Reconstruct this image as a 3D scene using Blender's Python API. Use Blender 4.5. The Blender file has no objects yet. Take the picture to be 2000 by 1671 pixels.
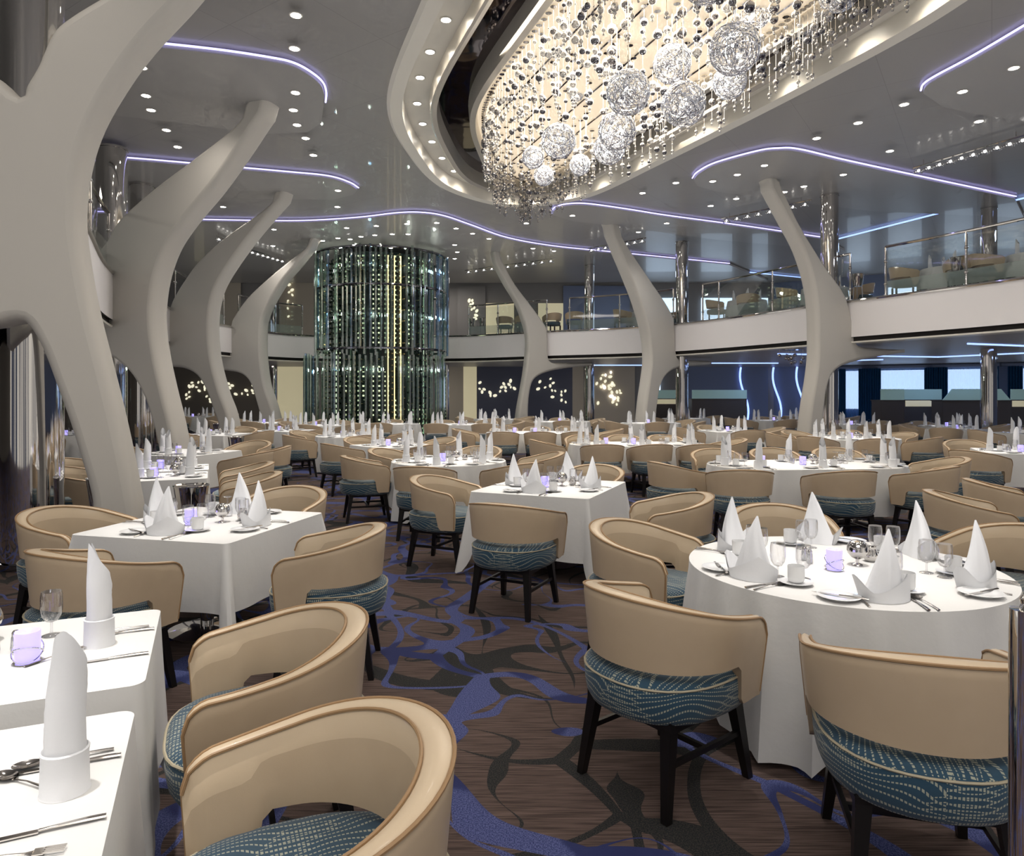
import bpy, math, random
from mathutils import Vector, Matrix
from mathutils.geometry import tessellate_polygon
random.seed(7)
PI = math.pi
sc = bpy.context.scene
COL = sc.collection

# ------------------------------------------------------------------ camera
FPX, HZ, CZ = 1370.0, 768.0, 1.66
cam_d = bpy.data.cameras.new('camera')
cam = bpy.data.objects.new('camera', cam_d)
COL.objects.link(cam)
cam.location = (0, 0, CZ)
cam.rotation_euler = (PI / 2, 0, 0)
cam_d.sensor_fit = 'HORIZONTAL'
cam_d.sensor_width = 36
cam_d.lens = 36 * FPX / 2000
cam_d.shift_y = -(835.5 - HZ) / 2000
cam_d.clip_end = 200
cam_d.clip_start = 0.05
sc.camera = cam
sc.view_settings.view_transform = 'Standard'
sc.view_settings.look = 'None'
sc.view_settings.gamma = 1
sc.view_settings.use_curve_mapping = False
sc.view_settings.exposure = -0.18
sc.cycles.use_denoising = True
sc.cycles.use_adaptive_sampling = True
sc.cycles.adaptive_threshold = .07
sc.cycles.adaptive_min_samples = 10
sc.cycles.max_bounces = 6
sc.cycles.diffuse_bounces = 2
sc.cycles.glossy_bounces = 3
sc.cycles.transmission_bounces = 6
sc.cycles.transparent_max_bounces = 12
sc.cycles.caustics_reflective = False
sc.cycles.caustics_refractive = False
sc.cycles.sample_clamp_indirect = 4
sc.cycles.use_fast_gi = True
sc.cycles.fast_gi_method = 'ADD'
sc.cycles.ao_bounces_render = 1
sc.cycles.ao_bounces = 1


def W(px, py, z):
    """point at height z seen at that place"""
    d = (CZ - z) * FPX / (py - HZ)
    return Vector(((px - 1000) / FPX * d, d, z))


def TP(px, d):
    return ((px - 1000) / FPX * d, d)


# ------------------------------------------------------------------ materials
MATS = {}


def mat(name, col, rough=.5, metal=0., emit=None, es=0., trans=0., coat=0., ior=1.45, alpha=1., spec=.5, sheen=0.):
    m = bpy.data.materials.new(name)
    m.use_nodes = True
    b = m.node_tree.nodes['Principled BSDF']
    b.inputs['Base Color'].default_value = (*col, 1)
    b.inputs['Roughness'].default_value = rough
    b.inputs['Metallic'].default_value = metal
    b.inputs['IOR'].default_value = ior
    b.inputs['Transmission Weight'].default_value = trans
    b.inputs['Coat Weight'].default_value = coat
    b.inputs['Specular IOR Level'].default_value = spec
    b.inputs['Sheen Weight'].default_value = sheen
    b.inputs['Alpha'].default_value = alpha
    if emit:
        b.inputs['Emission Color'].default_value = (*emit, 1)
        b.inputs['Emission Strength'].default_value = es
    MATS[name] = m
    return m


def nn(m, typ, **kw):
    n = m.node_tree.nodes.new(typ)
    for k, v in kw.items():
        if k in ('operation', 'data_type', 'blend_type', 'noise_dimensions', 'wave_type', 'bands_direction', 'feature', 'musgrave_type'):
            setattr(n, k, v)
        else:
            n.inputs[k].default_value = v
    return n


def lk(m, a, b):
    m.node_tree.links.new(a, b)


def mth(m, op, a, b=None, c=None):
    n = m.node_tree.nodes.new('ShaderNodeMath')
    n.operation = op
    for i, v in enumerate((a, b, c)):
        if v is None:
            continue
        if isinstance(v, (int, float)):
            n.inputs[i].default_value = v
        else:
            lk(m, v, n.inputs[i])
    return n.outputs[0]


def mixc(m, f, a, b):
    n = m.node_tree.nodes.new('ShaderNodeMix')
    n.data_type = 'RGBA'
    for sock, v in ((n.inputs[0], f), (n.inputs[6], a), (n.inputs[7], b)):
        if isinstance(v, (tuple, list)):
            sock.default_value = (*v, 1)
        elif isinstance(v, (int, float)):
            sock.default_value = v
        else:
            lk(m, v, sock)
    return n.outputs[2]


def texco(m, which='Object'):
    return m.node_tree.nodes.new('ShaderNodeTexCoord').outputs[which]


def noise(m, vec, scale, detail=2., dist=0., rough=.5):
    n = nn(m, 'ShaderNodeTexNoise', Scale=scale, Detail=detail, Distortion=dist, Roughness=rough)
    lk(m, vec, n.inputs['Vector'])
    return n.outputs['Fac']


def bump(m, h, strength=.2, dist=.01):
    n = nn(m, 'ShaderNodeBump', Strength=strength, Distance=dist)
    lk(m, h, n.inputs['Height'])
    lk(m, n.outputs[0], m.node_tree.nodes['Principled BSDF'].inputs['Normal'])


def bsdf(m):
    return m.node_tree.nodes['Principled BSDF']


leather = mat('tan_leather', (.50, .385, .262), .38, coat=.15)
tc = texco(leather)
f = noise(leather, tc, 9, 2)
lk(leather, mixc(leather, f, (.47, .36, .245), (.54, .42, .29)), bsdf(leather).inputs['Base Color'])
bump(leather, noise(leather, tc, 260, 2), .05, .002)
rim_leather = mat('pale_leather', (.62, .49, .34), .36, coat=.15)
bump(rim_leather, noise(rim_leather, texco(rim_leather), 260, 2), .05, .002)
piping_m = mat('tan_piping', (.33, .205, .105), .45)
seat_piping_m = mat('cream_piping', (.40, .35, .25), .6)
wood = mat('black_wood', (.006, .005, .005), .35)

fabric = mat('wave_fabric', (.03, .07, .11), .85, sheen=.2)
tc = texco(fabric)
sep = nn(fabric, 'ShaderNodeSeparateXYZ')
lk(fabric, tc, sep.inputs[0])
geo = fabric.node_tree.nodes.new('ShaderNodeTexCoord')
sn = nn(fabric, 'ShaderNodeSeparateXYZ')
lk(fabric, geo.outputs['Normal'], sn.inputs[0])
top = mth(fabric, 'GREATER_THAN', sn.outputs['Z'], .6)
ang = mth(fabric, 'ARCTAN2', sep.outputs['X'], sep.outputs['Y'])
ang = mth(fabric, 'MULTIPLY', ang, .30)


def sel(m, t, a, b):
    d = mth(m, 'SUBTRACT', a, b)
    return mth(m, 'MULTIPLY_ADD', d, t, b)


v = sel(fabric, top, sep.outputs['X'], sep.outputs['Z'])
u = sel(fabric, top, sep.outputs['Y'], ang)
cmb = nn(fabric, 'ShaderNodeCombineXYZ')
lk(fabric, mth(fabric, 'MULTIPLY', u, 5.), cmb.inputs[0])
lk(fabric, mth(fabric, 'MULTIPLY', v, 10.), cmb.inputs[1])
nz = noise(fabric, cmb.outputs[0], .8, 0)
wob = mth(fabric, 'MULTIPLY', mth(fabric, 'SUBTRACT', nz, .5), 6.)


def dotted(sign):
    ph = mth(fabric, 'ADD', mth(fabric, 'MULTIPLY', v, 46.), mth(fabric, 'MULTIPLY', wob, sign))
    fr = mth(fabric, 'ABSOLUTE', mth(fabric, 'SUBTRACT', mth(fabric, 'FRACT', ph), .5))
    line = mth(fabric, 'LESS_THAN', fr, .12)
    dots = mth(fabric, 'GREATER_THAN', mth(fabric, 'FRACT', mth(fabric, 'MULTIPLY', u, 92.)), .36)
    return mth(fabric, 'MULTIPLY', line, dots)


pat = mth(fabric, 'MAXIMUM', dotted(1.), mth(fabric, 'MULTIPLY', dotted(-.75), mth(fabric, 'GREATER_THAN', nz, .5)))
lk(fabric, mixc(fabric, pat, (.022, .060, .098), (.34, .35, .28)), bsdf(fabric).inputs['Base Color'])

cloth = mat('white_linen', (.68, .67, .65), .85, sheen=.15)
bump(cloth, noise(cloth, texco(cloth), 14, 4), .12, .02)
napkin_m = mat('napkin_linen', (.80, .805, .82), .85)
bump(napkin_m, noise(napkin_m, texco(napkin_m), 60, 3), .15, .004)
china = mat('china', (.84, .84, .84), .15, coat=.4)
steel = mat('silverware', (.74, .70, .66), .13, 1.)
chrome = mat('chrome', (.80, .78, .76), .05, 1.)
tcs = texco(chrome)
bump(chrome, noise(chrome, tcs, 1.2, 2), .08, .05)
darkchrome = mat('smoked_chrome', (.34, .35, .39), .07, 1.)
mirror_dark = mat('dark_mirror', (.10, .085, .09), .04, 1.)
bump(mirror_dark, noise(mirror_dark, texco(mirror_dark), 1.3, 2), .1, .05)


def thin_glass(name, tint, fac=.12, rough=.03):
    m = bpy.data.materials.new(name)
    m.use_nodes = True
    nt = m.node_tree
    nt.nodes.clear()
    out = nt.nodes.new('ShaderNodeOutputMaterial')
    mx = nt.nodes.new('ShaderNodeMixShader')
    tr = nt.nodes.new('ShaderNodeBsdfTransparent')
    gl = nt.nodes.new('ShaderNodeBsdfGlossy')
    tr.inputs[0].default_value = (*tint, 1)
    gl.inputs['Roughness'].default_value = rough
    lw = nt.nodes.new('ShaderNodeLayerWeight')
    lw.inputs[0].default_value = .35
    md = nt.nodes.new('ShaderNodeMath')
    md.operation = 'MULTIPLY_ADD'
    md.use_clamp = True
    md.inputs[1].default_value = .8
    md.inputs[2].default_value = fac
    nt.links.new(lw.outputs['Facing'], md.inputs[0])
    nt.links.new(md.outputs[0], mx.inputs[0])
    nt.links.new(tr.outputs[0], mx.inputs[1])
    nt.links.new(gl.outputs[0], mx.inputs[2])
    nt.links.new(mx.outputs[0], out.inputs[0])
    return m


wineglass = thin_glass('drinking_glass', (.97, .97, .98), .06)
railglass = thin_glass('rail_glass', (.90, .94, .93), .02)
crystal = thin_glass('crystal', (.88, .90, .93), .42, .1)
greenglass = thin_glass('green_glass', (.74, .90, .83), .27, .10)
bluelit_glass = thin_glass('blue_lit_glass', (.50, .72, .95), .26, .08)  # blue light on the tower, put into the tint of some rods
frost = mat('frosted_glass', (.62, .70, .66), .5, alpha=.42)
frost_green = mat('green_frosted_glass', (.38, .55, .50), .35, emit=(.35, .55, .5), es=.12)
sheer = mat('sheer_blue_curtain', (.10, .34, .75), .9, alpha=.5)
drape = mat('navy_drape', (.008, .05, .12), .9)
rib_m = mat('warm_white_paint', (.53, .50, .45), .55)
bump(rib_m, noise(rib_m, texco(rib_m), 2, 2), .03, .05)
ring_m = mat('ring_white_paint', (.70, .66, .58), .35)
satin = mat('satin_ring', (.80, .75, .66), .28, .6)
fascia_m = mat('fascia_paint', (.84, .80, .78), .5)
black_m = mat('black_band', (.01, .008, .008), .4)
tray_m = mat('cream_glow_panel', (.9, .8, .62), .6, emit=(1., .80, .56), es=.72)
wire_m = mat('glowing_wire', (.85, .87, .92), .12, 1., emit=(.9, .92, 1.), es=.06)  # faint glow put into the silver wire, for the bulbs inside
bulb = mat('lamp_lens', (1, 1, 1), .4, emit=(1., .93, .82), es=28.)
bulb_dim = mat('lamp_lens_dim', (1, 1, 1), .4, emit=(1., .93, .82), es=5.)
led = mat('violet_led', (.6, .6, 1), .4, emit=(.50, .47, 1.), es=2.4)
led_blue = mat('blue_led', (.5, .6, 1), .4, emit=(.28, .42, 1.), es=2.2)
candle_m = mat('violet_lamp', (.30, .26, .62), .35, emit=(.42, .36, 1.), es=1.5)
crystal_lamp = mat('crystal_lamp', (1, 1, 1), .3, emit=(1., .95, .88), es=7.)
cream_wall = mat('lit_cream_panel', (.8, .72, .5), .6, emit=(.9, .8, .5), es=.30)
oval_m = mat('oval_light', (1, .95, .7), .5, emit=(1., .95, .72), es=.85)
grey_wall = mat('grey_wall_paint', (.20, .19, .185), .6)
taupe_wall = mat('taupe_wall_paint', (.12, .105, .09), .5)
navy_wall = mat('navy_wall_panel', (.075, .08, .115), .4)
beige_wall = mat('beige_wall_paint', (.42, .37, .30), .6)
blue_wall = mat('blue_wall_paint', (.15, .18, .27), .5)
cabinet_m = mat('dark_cabinet', (.085, .072, .065), .45)
window_m = mat('daylight_pane', (.6, .75, 1), .5, emit=(.62, .80, 1.), es=1.8)
bottle_m = mat('wine_bottle_glass', (.012, .02, .014), .12, spec=.8)
foil_m = mat('gold_foil', (.75, .60, .28), .3, 1.)
rack_m = mat('dark_rack', (.03, .035, .035), .3, .5)
rack_light = mat('rack_light_strip', (1, 1, .7), .4, emit=(.80, 1., .70), es=1.6)
pearl_seat = mat('upper_chair_leather', (.50, .43, .34), .5)

carpet = mat('swirl_carpet', (.1, .07, .06), .95)
tc = texco(carpet)
mp = nn(carpet, 'ShaderNodeMapping')
mp.inputs['Scale'].default_value = (1, 1, 1)
lk(carpet, tc, mp.inputs[0])
co = mp.outputs[0]


def offs(m, vec, o):
    q = nn(m, 'ShaderNodeVectorMath', operation='ADD')
    lk(m, vec, q.inputs[0])
    q.inputs[1].default_value = o
    return q.outputs[0]


def ribbon(o, scale, width, wvar, warp, seedscale):
    """winding bands: the borders of warped cells"""
    n_ = nn(carpet, 'ShaderNodeTexNoise', Scale=seedscale, Detail=0.)
    lk(carpet, offs(carpet, co, o), n_.inputs['Vector'])
    sb = nn(carpet, 'ShaderNodeVectorMath', operation='SUBTRACT')
    lk(carpet, n_.outputs['Color'], sb.inputs[0])
    sb.inputs[1].default_value = (.5, .5, .5)
    sc_ = nn(carpet, 'ShaderNodeVectorMath', operation='SCALE')
    lk(carpet, sb.outputs[0], sc_.inputs[0])
    sc_.inputs['Scale'].default_value = warp
    ad = nn(carpet, 'ShaderNodeVectorMath', operation='ADD')
    lk(carpet, offs(carpet, co, o), ad.inputs[0])
    lk(carpet, sc_.outputs[0], ad.inputs[1])
    vo = nn(carpet, 'ShaderNodeTexVoronoi', Scale=scale)
    vo.voronoi_dimensions = '2D'
    vo.feature = 'DISTANCE_TO_EDGE'
    lk(carpet, ad.outputs[0], vo.inputs['Vector'])
    w = noise(carpet, offs(carpet, co, (o[0] + 9, 3, 1)), 1.3, 0)
    lim = mth(carpet, 'MULTIPLY_ADD', mth(carpet, 'SUBTRACT', w, .5), wvar, width)
    return mth(carpet, 'LESS_THAN', vo.outputs['Distance'], lim)


def isoline(o, scale, width, wvar, level=.5):
    a = noise(carpet, offs(carpet, co, o), scale, 0, .5)
    w = noise(carpet, offs(carpet, co, (o[0] + 9, 3, 1)), scale * .9, 0)
    d = mth(carpet, 'ABSOLUTE', mth(carpet, 'SUBTRACT', a, level))
    lim = mth(carpet, 'MULTIPLY_ADD', mth(carpet, 'SUBTRACT', w, .5), wvar, width)
    return mth(carpet, 'LESS_THAN', d, lim)


blue_r = mth(carpet, 'MAXIMUM', ribbon((3, 7, 0), 1.0, .036, .11, 1.6, .9), isoline((21, 2, 5), 1.7, .020, .07))
dark_r = mth(carpet, 'MAXIMUM', ribbon((40, 12, 3), 1.1, .015, .26, 1.7, .8), isoline((60, 33, 8), 1.6, .014, .08))
st = nn(carpet, 'ShaderNodeMapping')
st.inputs['Scale'].default_value = (4, 110, 1)
st.inputs['Rotation'].default_value = (0, 0, .25)
lk(carpet, tc, st.inputs[0])
fine = noise(carpet, st.outputs[0], 1., 3)
speck = noise(carpet, tc, 170, 2)
base = mixc(carpet, mth(carpet, 'MULTIPLY_ADD', mth(carpet, 'SUBTRACT', fine, .5), 3., .5), (.040, .026, .022), (.125, .085, .072))
darkc = mixc(carpet, mth(carpet, 'GREATER_THAN', speck, .52), (.010, .011, .013), (.035, .032, .028))
bl = mixc(carpet, mth(carpet, 'MULTIPLY_ADD', mth(carpet, 'SUBTRACT', speck, .5), 5., .5), (.022, .032, .115), (.10, .115, .26))
bl2 = mixc(carpet, mth(carpet, 'GREATER_THAN', mth(carpet, 'ADD', noise(carpet, tc, 2.2, 1), mth(carpet, 'MULTIPLY', speck, .25)), .70), bl, (.020, .026, .095))
c1 = mixc(carpet, dark_r, base, darkc)
c2 = mixc(carpet, blue_r, c1, bl2)
lk(carpet, c2, bsdf(carpet).inputs['Base Color'])
bump(carpet, speck, .3, .004)

ceil_m = mat('grey_ceiling_panels', (.175, .165, .155), .38, 0., coat=.15)
tc = texco(ceil_m)
mpc = nn(ceil_m, 'ShaderNodeMapping')
mpc.inputs['Rotation'].default_value = (0, 0, .6)
lk(ceil_m, tc, mpc.inputs[0])
br = nn(ceil_m, 'ShaderNodeTexBrick', Scale=1.)
br.offset = 0
br.inputs['Color1'].default_value = (.30, .285, .27, 1)
br.inputs['Color2'].default_value = (.285, .272, .26, 1)
br.inputs['Mortar'].default_value = (.23, .22, .21, 1)
br.inputs['Mortar Size'].default_value = .006
br.inputs['Brick Width'].default_value = 1.5
br.inputs['Row Height'].default_value = 1.5
lk(ceil_m, mpc.outputs[0], br.inputs['Vector'])
lk(ceil_m, br.outputs['Color'], bsdf(ceil_m).inputs['Base Color'])
panel_m = mat('satin_ceiling_panel', (.34, .325, .31), .36, 0., coat=.2)
low_ceil = mat('lower_ceiling_paint', (.36, .34, .34), .4)


# ------------------------------------------------------------------ mesh helpers
class MB:
    def __init__(s):
        s.v, s.f, s.m = [], [], []

    def add(s, vs, fs, mi=0):
        b = len(s.v)
        s.v += [tuple(v) for v in vs]
        s.f += [tuple(b + i for i in f) for f in fs]
        s.m += [mi] * len(fs)
        return s

    def box(s, c, d, rz=0, mi=0, taper=1.):
        x, y, z = d[0] / 2, d[1] / 2, d[2] / 2
        vs = []
        for sz in (-1, 1):
            t = taper if sz < 0 else 1
            for a, b in ((-1, -1), (1, -1), (1, 1), (-1, 1)):
                p = Vector((a * x * t, b * y * t, sz * z))
                p.rotate(Matrix.Rotation(rz, 3, 'Z'))
                vs.append(p + Vector(c))
        return s.add(vs, [(3, 2, 1, 0), (4, 5, 6, 7), (0, 1, 5, 4), (1, 2, 6, 5), (2, 3, 7, 6), (3, 0, 4, 7)], mi)

    def lathe(s, prof, n=20, c=(0, 0, 0), mi=0, sx=1, sy=1):
        vs, fs = [], []
        for r, z in prof:
            for i in range(n):
                a = 2 * PI * i / n
                vs.append((c[0] + r * sx * math.cos(a), c[1] + r * sy * math.sin(a), c[2] + z))
        for j in range(len(prof) - 1):
            for i in range(n):
                k = (i + 1) % n
                fs.append((j * n + i, j * n + k, (j + 1) * n + k, (j + 1) * n + i))
        if prof[0][0] > 1e-5:
            fs.append(tuple(reversed(range(n))))
        if prof[-1][0] > 1e-5:
            fs.append(tuple((len(prof) - 1) * n + i for i in range(n)))
        return s.add(vs, fs, mi)

    def grid(s, rows, closed=False, mi=0, caprow=False):
        n = len(rows[0])
        vs = [p for r in rows for p in r]
        fs = []
        for j in range(len(rows) - 1):
            for i in range(n if closed else n - 1):
                k = (i + 1) % n
                fs.append((j * n + i, j * n + k, (j + 1) * n + k, (j + 1) * n + i))
        if caprow:
            fs.append(tuple(reversed(range(n))))
            fs.append(tuple((len(rows) - 1) * n + i for i in range(n)))
        return s.add(vs, fs, mi)

    def tube(s, path, r, n=8, closed=False, mi=0, flat=1.):
        path = [Vector(p) for p in path]
        m = len(path)
        rows = []
        prev = None
        for i, p in enumerate(path):
            a = path[(i - 1) % m] if (closed or i > 0) else p
            b = path[(i + 1) % m] if (closed or i < m - 1) else p
            t = (b - a)
            t = t.normalized() if t.length > 1e-9 else Vector((0, 0, 1))
            if prev is None:
                up = Vector((0, 0, 1)) if abs(t.z) < .9 else Vector((1, 0, 0))
                prev = t.cross(up).normalized()
            x = (prev - t * prev.dot(t))
            x = x.normalized() if x.length > 1e-6 else t.orthogonal().normalized()
            prev = x
            y = t.cross(x)
            rr = r[i] if isinstance(r, (list, tuple)) else r
            rows.append([p + x * rr * math.cos(2 * PI * k / n) + y * rr * flat * math.sin(2 * PI * k / n) for k in range(n)])
        if closed:
            rows.append(rows[0])
        return s.grid(rows, True, mi, caprow=not closed)

    def ball(s, c, r, n=10, m=6, mi=0, sz=1.):
        prof = [(max(1e-6, r * math.sin(PI * j / m)), -r * sz * math.cos(PI * j / m)) for j in range(m + 1)]
        return s.lathe(prof, n, c, mi)

    def prism(s, poly, z0, z1, mi=0):
        n = len(poly)
        vs = [(p[0], p[1], z0) for p in poly] + [(p[0], p[1], z1) for p in poly]
        fs = [(i, (i + 1) % n, n + (i + 1) % n, n + i) for i in range(n)]
        tri = tessellate_polygon([[Vector((p[0], p[1], 0)) for p in poly]])
        fs += [tuple(reversed(t)) for t in tri] + [tuple(n + i for i in t) for t in tri]
        return s.add(vs, fs, mi)

    def build(s, name, mats, parent=None, smooth=True, bevel=0, angle=40):
        me = bpy.data.meshes.new(name)
        me.from_pydata(s.v, [], s.f)
        if not isinstance(mats, (list, tuple)):
            mats = [mats]
        for m in mats:
            me.materials.append(m)
        if len(mats) > 1:
            me.polygons.foreach_set('material_index', s.m)
        me.validate()
        me.update()
        if smooth:
            me.polygons.foreach_set('use_smooth', [True] * len(me.polygons))
            me.set_sharp_from_angle(angle=math.radians(angle))
        o = bpy.data.objects.new(name, me)
        COL.objects.link(o)
        if parent is not None:
            o.parent = parent
        if bevel:
            b = o.modifiers.new('bevel', 'BEVEL')
            b.width = bevel
            b.segments = 2
            b.limit_method = 'ANGLE'
        return o


def tag(o, label, cat, group=None, kind=None):
    o['label'] = label
    o['category'] = cat
    if group:
        o['group'] = group
    if kind:
        o['kind'] = kind
    return o


def struct(o):
    o['kind'] = 'structure'
    return o


def empty(name, loc=(0, 0, 0), rz=0):
    o = bpy.data.objects.new(name, None)
    o.empty_display_size = .1
    COL.objects.link(o)
    o.location = loc
    o.rotation_euler = (0, 0, rz)
    return o


CH = {}


def protos(o):
    """remember a thing's parts so that copies are quick"""
    CH[o.name] = [(c, [g for g in bpy.data.objects if g.parent is c]) for c in bpy.data.objects if c.parent is o]
    return o


def dup(root, loc, rz=0, label=None, cat=None, group=None, scale=None):
    r = root.copy()
    COL.objects.link(r)
    r.location = loc
    r.rotation_euler = (0, 0, rz)
    if scale:
        r.scale = (scale,) * 3
    for c, gs in CH.get(root.name, ()):
        d = c.copy()
        COL.objects.link(d)
        d.parent = r
        for g in gs:
            e = g.copy()
            COL.objects.link(e)
            e.parent = d
    if label:
        r['label'] = label
    if cat:
        r['category'] = cat
    if group:
        r['group'] = group
    return r


PROTOS = []


class Kind:
    """one kind of thing: its first placing uses the built original itself, later ones are copies"""

    def __init__(s, root, cat):
        s.root, s.cat, s.used = protos(root), cat, False

    def place(s, loc, rz, label, group=None):
        if not s.used:
            s.used = True
            o = s.root
            o.location = loc
            o.rotation_euler = (0, 0, rz)
            o['label'] = label
            o['category'] = s.cat
            if group:
                o['group'] = group
            return o
        return dup(s.root, loc, rz, label, s.cat, group)


def spline(pts, n=8, closed=False):
    pts = [Vector(p) for p in pts]
    m = len(pts)
    out = []
    rng = m if closed else m - 1
    for i in range(rng):
        p0 = pts[(i - 1) % m] if (closed or i > 0) else pts[0] * 2 - pts[1]
        p1, p2 = pts[i], pts[(i + 1) % m]
        p3 = pts[(i + 2) % m] if (closed or i < m - 2) else pts[-1] * 2 - pts[-2]
        for k in range(n):
            t = k / n
            out.append(.5 * ((2 * p1) + (p2 - p0) * t + (2 * p0 - 5 * p1 + 4 * p2 - p3) * t * t + (3 * p1 - p0 - 3 * p2 + p3) * t ** 3))
    if not closed:
        out.append(pts[-1])
    return out


def area2(poly):
    return .5 * sum(poly[i][0] * poly[(i + 1) % len(poly)][1] - poly[(i + 1) % len(poly)][0] * poly[i][1] for i in range(len(poly)))


def inset(poly, d):
    """move each vertex of a closed 2D loop inward by d"""
    n = len(poly)
    s = 1 if area2(poly) > 0 else -1
    out = []
    for i in range(n):
        a, b, c = Vector(poly[i - 1][:2]), Vector(poly[i][:2]), Vector(poly[(i + 1) % n][:2])
        t = (c - a).normalized()
        nrm = Vector((-t.y, t.x)) * s
        out.append(b + nrm * d)
    return out


# ------------------------------------------------------------------ room shell
SC = 1.35
ZL, ZB0, ZB1, ZF, ZT = 2.93, 2.97, 3.08, 3.90, 3.955
ZR, ZC = 5.21, 6.93
floor = struct(MB().box((3, 15, -.05), (44, 40, .1)).build('floor', carpet, smooth=False))

FAS = [(13, -4.5), (12.7, 4), (11.8, 9.5), (10.3, 14.2), (8.5, 17.8), (5.4, 23.8), (1.26, 26.5), (-2.7, 28.6), (-8.4, 28.2),
       (-9.9, 23.8), (-9.4, 19.3), (-7.8, 13.8), (-6.0, 9.9), (-4.3, 6.45), (-5.6, 4.6), (-6.2, 2), (-6.2, -4.5)]
fas = spline([(x, y, 0) for x, y in FAS], 10)
fnorm = []
for i, p in enumerate(fas):
    t = (fas[min(i + 1, len(fas) - 1)] - fas[max(i - 1, 0)]).normalized()
    fnorm.append(Vector((t.y, -t.x, 0)))      # outward from the void


def outer_pt(p, n):
    best = 60.
    for val, d in ((-18.5, 0), (24.5, 0), (-4.6, 1), (34.5, 1)):
        c = (n.x, n.y)[d]
        if abs(c) > 1e-6:
            t = (val - (p.x, p.y)[d]) / c
            if t > 0:
                best = min(best, t)
    return p + n * best


def band(mb, offs0, z0, offs1, z1, mi=0, rng=None):
    a = [p + n * offs0 + Vector((0, 0, z0)) for p, n in zip(fas, fnorm)]
    b = [p + n * offs1 + Vector((0, 0, z1)) for p, n in zip(fas, fnorm)]
    mb.grid([b, a], mi=mi)


outer = [outer_pt(p, n) for p, n in zip(fas, fnorm)]
mb = MB()
mb.grid([[p + n * .04 + Vector((0, 0, ZL)) for p, n in zip(fas, fnorm)], [o + Vector((0, 0, ZL)) for o in outer]])
lowc = struct(mb.build('ceiling_lower', low_ceil))
mb = MB()
mb.grid([[p + n * .04 + Vector((0, 0, ZF)) for p, n in zip(fas, fnorm)], [o + Vector((0, 0, ZF)) for o in outer]])
struct(mb.build('floor_upper', grey_wall))
mb = MB()
band(mb, .0, ZT, .0, ZB1)
band(mb, .3, ZT, .0, ZT)
struct(mb.build('wall_balcony', fascia_m))
mb = MB()
band(mb, .07, ZB1, .07, ZB0)
band(mb, .0, ZB1, .07, ZB1)
struct(mb.build('trim_balcony_band', black_m))
mb = MB()
band(mb, .0, ZB0, .0, ZL)
band(mb, .07, ZB0, .0, ZB0)
band(mb, .0, ZL, .4, ZL - .004)
struct(mb.build('trim_balcony_lip', ring_m))
mb = MB()
mb.tube([p + n * .0 + Vector((0, 0, ZT + .03)) for p, n in zip(fas, fnorm)], .045, 8, flat=.9)
struct(mb.build('trim_balcony_edge', chrome))

# outer walls
WALL = [(-18, -4.6), (24, -4.6), (24, 26), (14.9, 31.9), (12.5, 33.5), (-18, 33.5)]
names = ['wall_camera_side', 'wall_right', 'wall_window', 'wall_corner', 'wall_back', 'wall_left']
wm = [beige_wall, blue_wall, blue_wall, blue_wall, grey_wall, taupe_wall]
for i in range(1, 6):      # the room runs on behind the camera
    a, b = Vector((*WALL[i], 0)), Vector((*WALL[(i + 1) % 6], 0))
    d = (b - a)
    c = (a + b) / 2
    nrm = Vector((d.y, -d.x, 0)).normalized()
    o = MB().box((*(c + nrm * .1).xy, 3.5), (d.length + .4, .2, 7.1), math.atan2(d.y, d.x)).build(names[i], wm[i], smooth=False)
    struct(o)

# ------------------------------------------------------------------ upper ceiling with its oval opening
OV = [(-2.27, 12.7), (-2.30, 15.4), (-1.77, 18.0), (-.1, 19.7), (1.95, 18.9), (3.45, 16.0), (5.25, 11.9), (6.1, 9.4), (6.3, 6.5), (5.6, 4),
      (3.8, 3.0), (1.9, 3.6), (.1, 6.2), (-1.25, 9.5)]
oval = [p.xy for p in spline([(x, y, 0) for x, y in OV], 10, True)]
if area2(oval) < 0:
    oval.reverse()


def ring(mb, loop0, z0, loop1, z1, mi=0):
    mb.grid([[(*p, z0) for p in loop0], [(*p, z1) for p in loop1]], True, mi)


# main ceiling: fan from the oval out to the rectangle
oc = Vector((2.0, 11.5))
mb = MB()
rect = []
for p in oval:
    d = (p - oc).normalized()
    ts = []
    for val, k in ((-18.5, 0), (24.5, 0), (-4.7, 1), (34.6, 1)):
        if abs(d[k]) > 1e-6:
            t = (val - oc[k]) / d[k]
            if t > 0:
                ts.append(t)
    rect.append(oc + d * min(ts))
cap = []
ring(mb, oval, ZC, rect, ZC)
for cx, cy in ((-18.5, -4.7), (24.5, -4.7), (24.5, 34.6), (-18.5, 34.6)):
    # corner fillers
    n = len(rect)
    for i in range(n):
        a, b = rect[i], rect[(i + 1) % n]
        ax = abs(a.x - cx) < .02 or abs(a.y - cy) < .02
        bx = abs(b.x - cx) < .02 or abs(b.y - cy) < .02
        if ax and bx and abs(a.x - b.x) > .01 and abs(a.y - b.y) > .01:
            mb.add([(a.x, a.y, ZC), (cx, cy, ZC), (b.x, b.y, ZC)], [(0, 1, 2)])
struct(mb.build('ceiling', ceil_m, smooth=False))

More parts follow.
